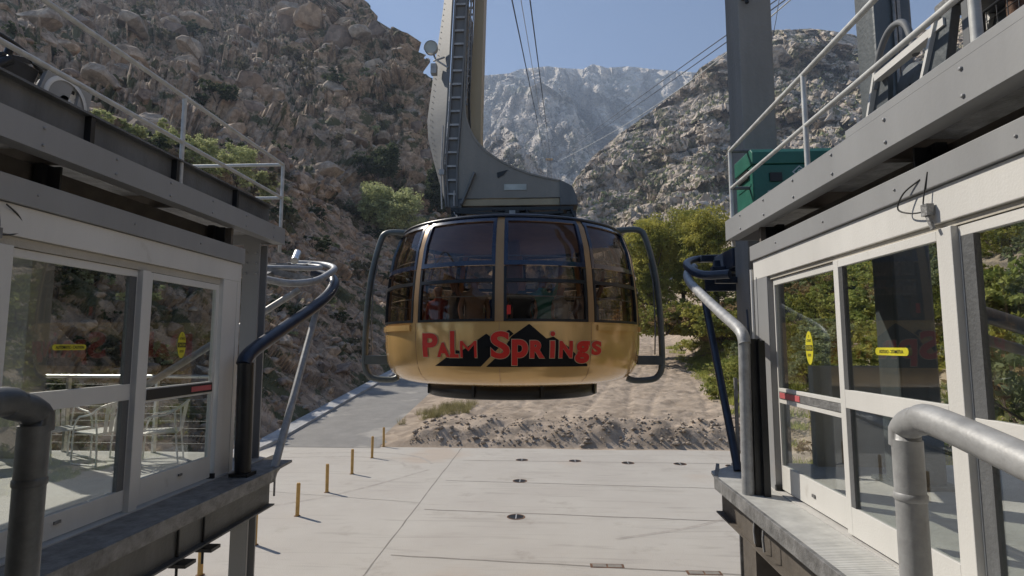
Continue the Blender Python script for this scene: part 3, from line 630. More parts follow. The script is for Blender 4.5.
# ground cover
def tufts(name, pts, n, h, m, seed, wd=.02):
    gg = np.random.default_rng(seed); V = []; 
    for (x, y, z, r_) in pts:
        k = n; a = gg.uniform(0,2*PI,k); rr = r_*np.sqrt(gg.uniform(0,1,k)); bx = x+rr*np.cos(a); by = y+rr*np.sin(a); hh = h*gg.uniform(.4,1.2,k)
        lx = gg.normal(0,.35,k)*hh; ly = gg.normal(0,.35,k)*hh; wa = gg.uniform(0,PI,k)
        V.append(np.stack([np.stack([bx-wd*np.cos(wa),by-wd*np.sin(wa),np.full(k,z)],-1), np.stack([bx+wd*np.cos(wa),by+wd*np.sin(wa),np.full(k,z)],-1),
                           np.stack([bx+lx+wd*.3,by+ly,z+hh],-1), np.stack([bx+lx-wd*.3,by+ly,z+hh],-1)], 1).reshape(-1,3))
    V = np.concatenate(V); return leafobj(name, V, np.arange(len(V)).reshape(-1,4), m)
pts = []
for i in range(2600):
    y = g.uniform(14,75) if g.random() < .4 else g.uniform(33,62); x = g.uniform(10, 13+.36*y)
    if x < 11.0+.11*max(0,y-33)+g.uniform(0,.8): continue
    pts.append((x, y, rz_at(x,y)-.02, g.uniform(.25,.7)))
tag(tufts('ground_cover', pts, 60, .32, LF['fresh'], 7, .03), 'low green ground cover on the right slope', 'ground cover', kind='stuff')
pts = [(g.gauss(-6.2,.9), g.uniform(35.2,38.5), 0, .25) for _ in range(60)]; pts = [(x,y,rz_at(x,y)-.03,r_) for x,y,_,r_ in pts]
tag(tufts('grass_clump', pts, 45, .42, LF['grass'], 8, .012), 'yellowish dry grass on the dirt bank below the cabin', 'grass', kind='stuff')

# boulders and scrub on the left hillside (individuals, shared meshes)
def rockmesh(seed, subdiv=3):
    bm = bmesh.new(); bmesh.ops.create_icosphere(bm, subdivisions=subdiv, radius=1.)
    V = np.array([v.co[:] for v in bm.verts]); gg = np.random.default_rng(seed)
    for _ in range(13):                                   # facet by cutting planes
        n = gg.normal(size=3); n /= np.linalg.norm(n); d = gg.uniform(.38,.78); s_ = V@n; V = V - np.clip(s_-d,0,None)[:,None]*n
    V *= np.array([1, gg.uniform(.7,1), gg.uniform(.55,.85)]); V += (fbm(V*3.2+seed, 3, seed)-.5)[:,None]*V*.14; V *= 1.25
    for v, q in zip(bm.verts, V): v.co = q
    me = bpy.data.meshes.new('boulder'); bm.to_mesh(me); bm.free(); return me
bmats = [rockmat('boulder_tan', (.58,.46,.35), (.38,.29,.215), (.20,.15,.11), 1.2, bump=.8, bdist=.08), rockmat('boulder_grey', (.52,.44,.36), (.33,.27,.215), (.17,.14,.11), 1.2, bump=.8, bdist=.08), rockmat('boulder_brown', (.34,.265,.21), (.23,.175,.14), (.12,.092,.075), 1.2, bump=.8, bdist=.08)]
rocks = [rockmesh(i) for i in range(9)]
for i, me in enumerate(rocks): me.materials.append(bmats[i % 3])
def where(px, t):
    h = 'just above the road kerb' if t < .12 else 'low on the left slope' if t < .28 else 'just below the lit crest' if t < .43 else 'in the gully behind the crest' if t < .54 else 'halfway up the left hillside' if t < .75 else 'high on the left hillside'
    p = 'behind the left glass door frame' if px < 60 and t < .4 else 'behind the left glass panes' if px < 130 and t < .4 else 'above the spoked wheel' if px < 60 else 'above the middle rail post' if 160 < px < 200 else 'behind the left catwalk' if px < 130 else 'above the end of the left building' if px < 240 else 'behind the curled guide arm' if px < 330 else 'left of the cabin' if px < 390 else 'beside the cabin hanger'
    return h+', '+p
blab = ['tan angular boulder on the left hillside', 'grey angular boulder on the left hillside', 'dark brown angular boulder on the left hillside']
g = random.Random(9); bigs = []; smalls = []
for i in range(5200):
    px = g.uniform(-120, 432); t = g.uniform(.02,.98)**1.25; p = hill_at(px, t)
    if fbm(np.array([[p.x, p.y, p.z]])/14., 3, 91)[0] < .53+g.gauss(0,.035): continue
    dist = p.length; s = g.choice([.18,.25,.3,.35,.45,.6,.8,1.1,1.6]) * g.uniform(.7,1.25)*(.3+(p.length/75.))*(.45 if t < .44 else 1.)
    bigs.append((s/dist, px, p, s, g.randrange(9), t))
bigs.sort(key=lambda q: -q[0])
for i, (_, px, p, s, k, q_t) in enumerate(bigs[:290]):
    o = bpy.data.objects.new('boulder', rocks[k]); COL.objects.link(o); o.location = p+Vector((0,0,s*.1)); o.rotation_euler = (g.uniform(-.5,.5), g.uniform(-.5,.5), g.uniform(0,6)); o.scale = (s,s,s)
    o['category'] = 'boulder'; o['group'] = 'boulders lying on the left hillside'; o['label'] = ('%s %s boulder %s' % ('big' if s > 1.3 else 'middling' if s > .7 else 'small', ['tan','grey','brown'][k % 3], where(px, q_t)))
RV = [np.array([v.co[:] for v in m_.vertices]) for m_ in [rockmesh(i+20, 2) for i in range(6)]]; RF = np.array([p_.vertices[:] for p_ in rockmesh(20, 2).polygons])
def rockfield(name, items, mats_):
    vs = []; fs = []; o = 0; mi = []
    for p, s, k in items:
        a = g.uniform(0,6); ca, sa = math.cos(a), math.sin(a); v = RV[k % 6]*s; v = np.stack([v[:,0]*ca-v[:,1]*sa, v[:,0]*sa+v[:,1]*ca, v[:,2]], -1)+np.array(p)
        vs.append(v); fs.append(RF+o); o += len(v); mi += [k % len(mats_)]*len(RF)
    me = bpy.data.meshes.new(name); V = np.concatenate(vs); F_ = np.concatenate(fs); me.vertices.add(len(V)); me.vertices.foreach_set('co', V.astype('f').ravel())
    me.loops.add(F_.size); me.loops.foreach_set('vertex_index', F_.astype('i').ravel()); me.polygons.add(len(F_)); me.polygons.foreach_set('loop_start', np.arange(0,F_.size,3,dtype='i'))
    for m_ in mats_: me.materials.append(m_)
    me.polygons.foreach_set('material_index', mi); me.update(calc_edges=True); ob = bpy.data.objects.new(name, me); COL.objects.link(ob); return ob
tag(rockfield('loose_stones', [(q[2], q[3]*.9, q[4]) for q in bigs[290:]], bmats), 'loose stones strewn over the left hillside', 'stones', kind='stuff')
items = []
for i in range(1000):
    y = PADY+.4+abs(g.gauss(0,1.6)); x = g.uniform(-7.5,11)
    items.append((Vector((x, y, rz_at(x,y))), g.choice([.03,.035,.04,.05,.06,.09,.15])*g.uniform(.6,1.2), g.randrange(6)))
dm = [rockmat('clod_pale', (.40,.34,.29), (.32,.27,.22), (.22,.175,.14), 2, bump=.5, bdist=.03), rockmat('clod_dark', (.42,.35,.28), (.34,.28,.22), (.24,.19,.15), 2, bump=.5, bdist=.03)]
tag(rockfield('dirt_clods', items, dm), 'stones and clods on the dirt bank', 'stones', kind='stuff')
sp = [shrubproto('hillside_scrub', LF['scrub'], 900, .075, 61, 'x'), shrubproto('hillside_scrub', LF['olive'], 900, .075, 62, 'x'), shrubproto('hillside_scrub', LF['dark'], 1000, .08, 63, 'x')]
sl = ['dry grey brown scrub bush on the left hillside', 'olive scrub bush on the left hillside', 'dark green scrub bush on the left hillside']
for i in range(262):
    px = g.uniform(-100, 425); t = g.uniform(.03,.97); p = hill_at(px, t); k = g.choice([0,0,1,2,2]); put(k, p.x, p.y, g.uniform(.6,1.5)*(.35+p.length/60.), p.z-.15, 'scrub bushes on the left hillside', '%s bush %s' % (['dry','olive','dark'][k], where(px, t)), sp)
# lit crest bushes
for i in range(34):
    px = 272+i*4.2+g.uniform(-2,2); p = hill_at(px, .43+g.uniform(0,.05)); put(0, p.x, p.y, g.uniform(.9,1.6), p.z-.1, 'scrub bushes on the left hillside', sl[0], sp)
# far scrub: one mass
gg = np.random.default_rng(77); n = 12000; jj = gg.integers(5, 400, n); ii = gg.integers(0, 640, n); keep = vnoise(RMT[jj,ii]/38., 5) > .42; C = RMT[jj,ii][keep]; L_ = len(C)
s = (gg.uniform(.6,1.7,L_)*np.clip(C[:,1]/260, .5, 1.5))[:,None,None]; base = np.array([[1,0,0],[-.5,.87,0],[-.5,-.87,0],[0,0,1.1]])
V = (C[:,None,:]+base[None]*s+gg.normal(0,.18,(L_,4,3))*s); V[:,:,2] -= .2; F4 = np.array([[0,1,3],[1,2,3],[2,0,3]])
me = bpy.data.meshes.new('mountain_scrub'); me.from_pydata(V.reshape(-1,3).tolist(), [], (F4[None]+np.arange(L_)[:,None,None]*4).reshape(-1,3).tolist()); me.materials.append(LF['olive'])
ob = bpy.data.objects.new('mountain_scrub', me); COL.objects.link(ob); tag(ob, 'dark scrub dotted over the granite mountainside', 'scrub', kind='stuff')

# ================================================================== CABLE CAR
CX, CY = -.68, 12.0
def rad(z): return float(np.interp(z, [.93,.96,1.02,1.12,1.28,1.6,1.95,2.4,2.9,3.4,3.75,3.9,3.98], [1.98,2.18,2.33,2.46,2.55,2.60,2.61,2.60,2.56,2.48,2.35,2.24,2.10]))
A0 = R(-1.6)
car = thing('cable_car', 'gold and dark blue round cable car marked Palm Springs hanging over the yard', 'cable car', (CX, CY, .66))
def cyl(a, z, d=0.): r_ = rad(z)+d; return (CX+r_*math.sin(a), CY-r_*math.cos(a), z)
def patch(mb, a0, a1, z0, z1, d, na=8, nz=6):
    vs = [cyl(a0+(a1-a0)*i/na, z0+(z1-z0)*j/nz, d) for j in range(nz+1) for i in range(na+1)]
    return mb.add(vs, [(j*(na+1)+i, j*(na+1)+i+1, (j+1)*(na+1)+i+1, (j+1)*(na+1)+i) for j in range(nz) for i in range(na)], smooth=True)
def slab(mb, a0, a1, z0, z1, d0, d1, na=8, nz=4):
    """curved solid block between offsets d0 (inner) and d1 (outer)"""
    W_ = na+1; H_ = nz+1; vs = [cyl(a0+(a1-a0)*i/na, z0+(z1-z0)*j/nz, d) for d in (d1, d0) for j in range(H_) for i in range(W_)]; o = W_*H_
    f = [(j*W_+i, j*W_+i+1, (j+1)*W_+i+1, (j+1)*W_+i) for j in range(nz) for i in range(na)]; f += [tuple(o+k for k in q[::-1]) for q in f]
    s1 = [(i+1, i, o+i, o+i+1) for i in range(na)] + [(nz*W_+i, nz*W_+i+1, o+nz*W_+i+1, o+nz*W_+i) for i in range(na)]
    s2 = [(j*W_, (j+1)*W_, o+(j+1)*W_, o+j*W_) for j in range(nz)] + [((j+1)*W_+na, j*W_+na, o+j*W_+na, o+(j+1)*W_+na) for j in range(nz)]
    mb.add(vs, f, smooth=True); return mb.add(vs, s1+s2, smooth=False)
mb = MB(); mb.lathe([(rad(z), z) for z in (.93,.95,.97,1.0,1.03,1.07,1.12,1.2,1.3,1.45,1.6,1.75,1.95,2.04)], 120, (CX,CY,0))
mb.lathe([(.1,.93),(1.98,.93)], 60, (CX,CY,0)); shell = obj('body_shell', mb, 'gold', car)
mb = MB(); mb.lathe([(rad(2.04)-.004,2.04),(rad(2.04)-.12,2.05),(rad(1.2)-.14,1.2),(.05,1.08)], 60, (CX,CY,0)); obj('interior_lining', mb, 'cabinint', car)
for k in range(10):
    a = A0+k*PI/5; mid = a+PI/10; hw = .024 if k else .032
    mb = MB(); slab(mb, a-hw, a+hw, 2.04, 3.92, -.08, .012, 3, 10); obj('window_post', mb, 'golddark', car)
    gap = .026
    # seam under each post
    mb = MB(); slab(mb, a-.002, a+.002, 1.02, 2.03, -.01, .003, 1, 10); obj('panel_seam', mb, 'golddark', car)
    if abs(((mid+PI) % (2*PI))-PI) > R(30):
        mb = MB(); slab(mb, a+.05, a+PI/5-.05, 1.90, 2.00, -.01, .035, 12, 2); obj('sill_ledge', mb, 'gold', car)
    a0, a1 = a+gap+.002, a+PI/5-gap-.002
    # upper window
    mb = MB(); fw = .026
    slab(mb, a0, a0+fw, 2.99, 3.86, -.04, .02, 1, 8); slab(mb, a1-fw, a1, 2.99, 3.86, -.04, .02, 1, 8)
    slab(mb, a0+fw, a1-fw, 2.99, 3.07, -.04, .024, 10, 1); slab(mb, a0+fw, a1-fw, 3.79, 3.86, -.04, .02, 10, 1)
    fr = obj('window_frame', mb, 'cabinblue', car, .004)
    mb = MB(); patch(mb, a0+fw, a1-fw, 3.07, 3.79, -.015, 14, 8); obj('pane', mb, 'cabglassblue', fr)
    mb = MB(); mb.tube([cyl(a0+fw+(a1-a0-2*fw)*i/8, 3.17, -.10) for i in range(9)], .012, 6); obj('grab_rail', mb, 'galv', fr)
    # lower window
    mb = MB(); slab(mb, a0, a0+fw*.7, 2.04, 2.97, -.04, .016, 1, 8); slab(mb, a1-fw*.7, a1, 2.04, 2.97, -.04, .016, 1, 8)
    slab(mb, a0+fw*.7, a1-fw*.7, 2.04, 2.085, -.04, .016, 10, 1); slab(mb, a0+fw*.7, a1-fw*.7, 2.70, 2.76, -.04, .02, 10, 1)
    fr = obj('window_frame', mb, 'black', car, .003)
    mb = MB(); patch(mb, a0+fw*.7, a1-fw*.7, 2.085, 2.70, -.015, 14, 5); patch(mb, a0+fw*.7, a1-fw*.7, 2.76, 2.985, -.015, 14, 2); obj('pane', mb, 'cabglass', fr)
    mb = MB(); mb.tube([cyl(a0+.02+(a1-a0-.04)*i/8, 2.47, -.09) for i in range(9)], .011, 6); obj('grab_rail', mb, 'galv', fr)
mb = MB(); mb.lathe([(2.25,3.865),(2.30,3.875),(2.29,3.91),(2.22,3.94),(1.95,3.98),(1.5,4.02),(.9,4.05),(.02,4.06)], 96, (CX,CY,0)); obj('roof', mb, 'cabinroof', car)
mb = MB(); mb.lathe([(2.22,3.866),(1.0,3.84),(.02,3.84)], 60, (CX,CY,0)); obj('ceiling', mb, 'cabinint', car)
mb = MB(); mb.lathe([(.02,1.10),(2.2,1.10)], 48, (CX,CY,0)); mb.lathe([(.16,1.1),(.16,3.84)], 20, (CX,CY,0)); mb.lathe([(.16,1.1),(.5,1.1),(.5,2.05),(.16,2.05)], 24, (CX,CY,0)); obj('floor_console', mb, 'cabinint', car)
mb = MB(); mb.lathe([(.02,.665),(1.68,.665),(1.735,.69),(1.74,.93),(1.3,.935)], 80, (CX,CY,0)); obj('base_ring', mb, 'skirt', car)
mb = MB()
for a in (-.36,.36,1.2,-1.2): mb = MB(); mb.bar((CX+1.755*math.sin(a), CY-1.755*math.cos(a), .70), (CX+1.755*math.sin(a), CY-1.755*math.cos(a), .92), .05, .03, (math.sin(a),-math.cos(a),0)); obj('base_clip', mb, 'skirt', car)

# lettering and mountain emblem on the front panel (angles measured about the cabin's axis)
def pang(px, z):
    """bearing -> angle on the drum, for laying the sign out at its size"""
    a = 0.
    k = (px-545)/570.
    lo, hi = -1.1, 1.1
    for _ in range(40):
        a = (lo+hi)/2; r_ = rad(z); v = (CX+r_*math.sin(a))/(CY-r_*math.cos(a))
        if v < k: lo = a
        else: hi = a
    return a
def zf(py): return CZ + (345-py)/570*(CY-2.585)
def slice2d(v, f, step=.045):
    bm = bmesh.new(); bv = [bm.verts.new((p[0], p[1], 0)) for p in v]
    for q in f:
        try: bm.faces.new([bv[i] for i in q])
        except ValueError: pass
    z0 = min(p[1] for p in v); z1 = max(p[1] for p in v); z = math.floor(z0/step)*step+step
    while z < z1:
        bmesh.ops.bisect_plane(bm, geom=bm.verts[:]+bm.edges[:]+bm.faces[:], plane_co=(0,z,0), plane_no=(0,1,0)); z += step
    bm.verts.index_update(); o = [(p.co.x, p.co.y) for p in bm.verts], [tuple(x.index for x in q.verts) for q in bm.faces]; bm.free(); return o
def drumglyph(mb, s, bx, off, bold, mi):
    x0, x1, y0, y1 = bx; px0, px1 = 410+x0/5.12, 410+x1/5.12; zt, zb = zf(300+y0/5.12), zf(300+y1/5.12)
    a0, a1 = pang(px0, (zt+zb)/2), pang(px1, (zt+zb)/2)
    v, f = fitglyph(s, a0, a1, zb, zt, bold); v, f = slice2d(v, f); mb.add([cyl(p[0], p[1], off) for p in v], f, mi, False)
def drumpoly(mb, pts, off, mi, n=40):
    """filled polygon (y-monotone in x) as thin vertical strips on the drum; pts: top line and bottom line"""
    top, bot = pts; x0, x1 = top[0][0], top[-1][0]
    for i in range(n):
        xa = x0+(x1-x0)*i/n; xb = x0+(x1-x0)*(i+1)/n; q = []
        for x in (xa, xb):
            yt = float(np.interp(x, [p[0] for p in top], [p[1] for p in top])); yb = float(np.interp(x, [p[0] for p in bot], [p[1] for p in bot]))
            q.append((x, yb, yt))
        nz = 10; c = []
        for x, yb, yt in q:
            for j in range(nz+1): z_ = zf(300+(yb+(yt-yb)*j/nz)/5.12); c.append(cyl(pang(410+x/5.12, z_), z_, off))
        mb.add(c, [(j, nz+1+j, nz+2+j, j+1) for j in range(nz)], mi)
mb = MB()
drumpoly(mb, ([(130,340),(237,256),(262,262),(392,172),(440,212),(462,232)], [(130,341),(364,341),(462,238)]), .006, 0, 60)
drumpoly(mb, ([(392,341),(470,268),(520,186),(612,122),(700,198),(735,187),(800,232),(903,332)], [(392,342),(903,342)]), .006, 0, 70)
drumpoly(mb, ([(480,170),(508,152),(530,172)], [(480,172),(502,196),(530,174)]), .006, 0, 8)
obj('mountain_emblem', mb, 'graphic', shell)
L1 = [('P',(64,143,168,294),.035),('A',(138,204,217,294),.05),('l',(206,229,158,294),.03),('_',(206,252,278,296),.0),('M',(258,343,209,295),.0),('S',(414,512,160,300),.03),('p',(522,604,202,334),.04),
      ('R',(614,690,207,297),.055),('I',(716,740,209,297),.03),('N',(762,830,209,297),.05),('g',(842,914,209,326),.05),('S',(924,974,209,284),.055)]
mo, mi_ = MB(), MB()
for s_, bx, bd in L1:
    e = 3.0; drumglyph(mo, s_, (bx[0]-e, bx[1]+e, bx[2]-e, bx[3]+e), .010, bd+.012 if s_ not in 'lI_M' else bd, 0); drumglyph(mi_, s_, bx, .016, bd, 0)
for mbx, e, off in ((mo,3,.010),(mi_,0,.016)):
    v = []; zc = zf(300+173/5.12); ac = pang(410+730/5.12, zc); rr = (13+e)/5.12/570*9.45
    v = [cyl(ac+rr*math.cos(t)/2.6, zc+rr*math.sin(t), off) for t in np.linspace(0,2*PI,20,endpoint=False)]; mbx.add(v, [tuple(range(20))])
obj('letter_outline', mo, 'pale', shell); obj('sign_lettering', mi_, 'red', shell)
mb = MB(); drumglyph(mb, '1', (497,517,26,74), .018, .03, 0); obj('cabin_number', mb, 'red', car)

# guard tubes on both flanks, with brackets and thin rails
for sg in (-1, 1):
    def gp(x, z): return (CX+sg*x, CY-.45, z)
    path = [gp(2.15,3.97), gp(2.48,3.99), gp(2.64,3.95), gp(2.72,3.82), gp(2.84,3.4), gp(2.93,2.9), gp(2.98,2.3), gp(3.0,1.6), gp(2.99,1.22), gp(2.92,1.05), gp(2.78,.97), gp(2.45,.95), gp(2.3,1.0)]
    sm = []
    for i in range(len(path)-1):
        for k in range(3):
            p0 = Vector(path[max(0,i-1)]); p1 = Vector(path[i]); p2 = Vector(path[i+1]); p3 = Vector(path[min(len(path)-1,i+2)]); t = k/3
            sm.append(.5*((2*p1)+(-p0+p2)*t+(2*p0-5*p1+4*p2-p3)*t*t+(-p0+3*p1-3*p2+p3)*t**3))
    sm.append(Vector(path[-1])); mb = MB(); mb.tube(sm, .062, 12); gd = obj('guard_tube', mb, 'guard', car)
    mb = MB(); mb.box(CX+sg*2.5, CX+sg*2.97, CY-.53, CY-.37, 1.26, 1.44); obj('guard_bracket', mb, 'guard', gd, .01)
    mb = MB(); mb.tube([gp(2.78,3.3), gp(2.86,2.9), gp(2.88,2.0), gp(2.86,1.46)], .014, 6); obj('thin_rail', mb, 'galvdark', gd)

# passengers
def person_mesh(seed, arm):
    g_ = random.Random(seed)
    vs = [(0,0,.92),(0,0,1.12),(0,0,1.36),(0,0,1.46),(0,-.01,1.54),(0,-.02,1.63),(0,-.01,1.70)]; ra = [.15,.145,.15,.07,.058,.10,.085]
    ed = [(0,1),(1,2),(2,3),(3,4),(4,5),(5,6)]
    def ch(start, pts):
        p_ = start
        for q, r_ in pts: vs.append(q); ra.append(r_); ed.append((p_, len(vs)-1)); p_ = len(vs)-1
    for s_ in (-1, 1):
        ch(0, [((s_*.10,0,.86),.105),((s_*.105,0,.5),.062),((s_*.11,.01,.1),.042),((s_*.11,-.14,.04),.035)])
        if arm and s_ == 1: ch(2, [((s_*.19,0,1.37),.06),((s_*.27,-.10,1.55),.045),((s_*.25,-.2,1.82),.032),((s_*.25,-.22,1.92),.03)])
        else: ch(2, [((s_*.19,0,1.37),.06),((s_*.25,0,1.12),.043),((s_*.22,-.1,.88),.03),((s_*.21,-.13,.79),.027)])
    me = bpy.data.meshes.new('person_body'); me.from_pydata(vs, ed, []); return me, ra
def make_person(seed, arm, shirt, skin):
    me, ra = person_mesh(seed, arm); o = bpy.data.objects.new('tmp', me); COL.objects.link(o); sk = o.modifiers.new('s','SKIN'); 
    for i, r_ in enumerate(ra): me.skin_vertices[0].data[i].radius = (r_, r_*.82 if i < 3 else r_)
    me.skin_vertices[0].data[0].use_root = True
    sb = o.modifiers.new('d','SUBSURF'); sb.levels = 2; sb.render_levels = 2; bpy.context.view_layer.update()
    ev = o.evaluated_get(bpy.context.evaluated_depsgraph_get()); m2 = bpy.data.meshes.new_from_object(ev); bpy.data.objects.remove(o)
    m2.name = 'person'; 
    for x in (skin, shirt, 'trousers', 'hair'): m2.materials.append(M[x])
    for p_ in m2.polygons:
        c_ = p_.center; p_.use_smooth = True
        if c_.z > 1.50 and abs(c_.x) < .16: p_.material_index = 3 if (c_.y > .02 or c_.z > 1.71) else 0
        elif c_.z > .92 and (abs(c_.x) < .24 and c_.z < 1.62): p_.material_index = 1
        elif c_.z <= .92 and abs(c_.x) < .19: p_.material_index = 2
        else: p_.material_index = 0
    return m2
M['trousers'] = mat('dark_trousers', (.04,.045,.07), .8)
sh = {'shirt_white': (.55,.55,.54), 'shirt_blue': (.05,.12,.35), 'shirt_red': (.38,.07,.05), 'shirt_tan': (.4,.28,.18), 'shirt_black': (.03,.03,.035), 'shirt_teal': (.05,.25,.2)}
for k, c_ in sh.items(): M[k] = mat(k, c_, .85)
cab_p = [(-42,1.95,'shirt_red',0,'red'),(-28,2.0,'shirt_black',1,'black'),(-17,1.98,'shirt_tan',0,'tan'),(-6,1.7,'shirt_blue',1,'blue'),(8,2.0,'shirt_black',0,'black'),(19,1.95,'shirt_teal',1,'teal'),(30,1.9,'shirt_white',0,'white'),(46,2.0,'shirt_tan',1,'tan'),(-62,1.9,'shirt_white',0,'white'),(62,1.8,'shirt_blue',0,'blue')]
plab = ['person in a red top at the cabin window left of the first gold post', 'person in a black top with a raised arm behind the front left cabin window', 'person in a tan top behind the front left cabin window',
        'person in a blue top standing deeper in the cabin left of its centre post', 'person in a black top just right of the cabin\'s centre post', 'person in a teal top with a raised arm behind the front right window',
        'person in a white top near the right gold post of the cabin', 'person in a tan top behind the cabin\'s right side window', 'person in a white top at the far left cabin window', 'person in a blue top at the far right cabin window']
for i, (an, r_, shirt, arm, cn) in enumerate(cab_p):
    a = R(an); o = bpy.data.objects.new('person', make_person(i, arm, shirt, ['skin1','skin2'][i % 2])); COL.objects.link(o)
    o.location = (CX+r_*math.sin(a), CY-r_*math.cos(a), 1.105); o.rotation_euler = (0,0,a+random.Random(i).uniform(-.7,.7)); k = 1+.04*((i*7) % 3-1); o.scale = (k,k,k)
    tag(o, plab[i], 'person', 'passengers inside the cable car')

# hanger (figures below are taken on the cabin's axis plane; its front plates stand half a metre nearer)
XF = lambda v: (v[0]*.962, v[1], CZ+(v[2]-CZ)*.962)
HY = 12.0
def sec(z): # left edge, front-left corner, ladder right, web right
    L_ = np.interp(z, [4.45,4.78,5.56,6.36,6.81,8,9.37,13.5], [-2.14,-2.22,-2.45,-2.66,-2.69,-2.55,-2.37,-1.95])
    B_ = np.interp(z, [4.45,5.56,6.8,9.37,13.5], [-2.19+.06,-2.20,-2.13,-2.03,-1.8]); C_ = np.interp(z, [4.45,5.56,6.8,9.37,13.5], [-1.86,-1.87,-1.79,-1.68,-1.5])
    return float(L_), float(B_), float(C_)
zs = np.concatenate([np.linspace(4.62,6.8,16), np.linspace(7.0,13.5,16)])
mb = MB(); n = len(zs); vs = []
for z in zs:
    l, b_, c_ = sec(z); vs += [(l, HY+.12, z), (b_, HY-.5, z), (b_+.04, HY-.5, z), (l+.06, HY+.3, z)]
fs = []
for i in range(n-1):
    for k in range(4): fs.append((i*4+k, (i+1)*4+k, (i+1)*4+(k+1) % 4, i*4+(k+1) % 4))
for k in range(4):                                   # each side its own smooth sheet, so the long curved plates shade evenly
    mb.add([vs[i*4+kk] for i in range(n) for kk in (k, (k+1) % 4)], [(i*2, (i+1)*2, (i+1)*2+1, i*2+1) for i in range(n-1)], smooth=True)
mb.add([], [], smooth=False); mb.add(vs[:4], [(0,1,2,3)]); hang_p = obj('side_plate', mb, 'hangerplate', car)
# rivets along the outer edge
mb = MB()
for z in np.arange(4.8,10.5,.14):
    l, b_, c_ = sec(z); p0 = Vector((l,HY+.12,z)).lerp(Vector((b_,HY-.5,z)), .22); mb.lathe([(.012,-.012),(.009,0),(.001,.004)], 6, p0+Vector((-.008,-.008,0)), axis='y')
obj('rivet_row', mb, 'galv', hang_p)
mb = MB(); vs = []
for z in zs: l, b_, c_ = sec(z); vs += [(b_+.04, HY-.435, z), (c_+.02, HY-.435, z), (c_+.02, HY-.40, z), (b_+.04, HY-.40, z)]
mb.add(vs, fs, smooth=False); obj('ladder_recess', mb, 'hangerplate', car)
mb = MB(); 
for z0, z1 in zip(zs[:-1], zs[1:]):
    b0, c0, b1, c1 = sec(z0)[1], sec(z0)[2], sec(z1)[1], sec(z1)[2]
    mb.bar((b0+.075,HY-.47,z0), (b1+.075,HY-.47,z1), .04, .06, (0,1,0)); mb.bar((c0-.02,HY-.47,z0), (c1-.02,HY-.47,z1), .04, .06, (0,1,0))
lad = obj('ladder', mb, 'hangerplate', car)
for z in np.arange(4.9,13.3,.31):
    b0, c0 = sec(z)[1:]; mb = MB(); mb.box(b0+.09, c0-.035, HY-.49, HY-.45, z-.022, z+.022); obj('rung', mb, 'galv', lad)
# curved web plate: sweeps from the upright to the roof rig
out = [(-1.68,13.5),(-1.69,9.35),(-1.72,7.2),(-1.70,6.68),(-1.62,6.4),(-1.52,6.2),(-1.41,6.04),(-1.22,5.84),(-.95,5.65),(-.62,5.47),(-.3,5.34),(.02,5.25),(.34,5.18)]
mbw = MB()
for (x0, z0), (x1, z1) in zip(out[:-1], out[1:]):
    za, zb_ = max(4.80,z1), max(4.80,z0)
# polygons as column strips from left boundary to curve
zz = sorted(set([4.80,5.18,5.25,5.34,5.47,5.65,5.84,6.04,6.2,6.4,6.68,7.2,8.2,9.35,11,13.5]))
rx = lambda z: float(np.interp(z, [p[1] for p in out[::-1]], [p[0] for p in out[::-1]])) if z > 5.18 else .34
for yo0, yo1 in ((HY-.46,HY-.40),(HY+.40,HY+.46)):
    for z0, z1 in zip(zz[:-1], zz[1:]):
        c0, c1 = sec(z0)[2]+.005, sec(z1)[2]+.005; pts = [(c0,z0),(rx(z0),z0),(rx(z1),z1),(c1,z1)]; mbw.prism(pts, 1, yo0, yo1)
# curved flange between the two webs
op = [p for p in out if p[1] <= 9.4]
for (x0, z0), (x1, z1) in zip(op[:-1], op[1:]):
    mbw.add([(x0,HY-.48,z0),(x0,HY+.48,z0),(x1,HY+.48,z1),(x1,HY-.48,z1),(x0-.03,HY-.48,z0-.03),(x0-.03,HY+.48,z0-.03),(x1-.03,HY+.48,z1-.03),(x1-.03,HY-.48,z1-.03)], [(0,1,2,3),(7,6,5,4),(0,3,7,4),(1,5,6,2)])
web = obj('hanger_web', mbw, 'hangerweb', car)
mb = MB(); mb.prism([(.34,4.80),(.34,5.18),(.6,5.04),(.70,4.80),(.72,4.62),(.34,4.62)], 1, HY-.5, HY+.5); obj('end_cap', mb, 'greydark', car, .01)
mb = MB(); mb.box(-1.78,.335,HY-.44,HY+.44,4.64,4.79); obj('base_strip', mb, 'hangerbeige', car, .01)
mb = MB(); mb.box(-2.1,-1.785,HY-.46,HY+.4,4.60,4.79); mb.bar((-1.78,HY-.50,4.66),(-1.50,HY-.50,5.36),.05,.12,(0,1,0)); obj('corner_bracket', mb, 'greydark', car, .008)
mb = MB(); mb.prism([(-1.02,5.36),(-.78,5.42),(-.88,5.30),(-1.0,5.24)], 1, HY-.475, HY-.462); obj('dark_patch', mb, 'black', web)
mb = MB(); mb.box(-.86,-.38,HY-.475,HY-.462,4.97,5.10); pl = obj('data_plate', mb, 'boxlogo', web)
mb = MB()
for z, (u0, u1) in ((5.07,(.1,.9)),(5.04,(.05,.95)),(5.01,(.15,.6))):
    x = u0
    while x < u1-.02: w_ = random.Random(int(x*99+z*7)).uniform(.02,.07); mb.box(-.86+.48*x, -.86+.48*min(u1,x+w_), HY-.478, HY-.4755, z-.008, z+.008); x += w_+.03
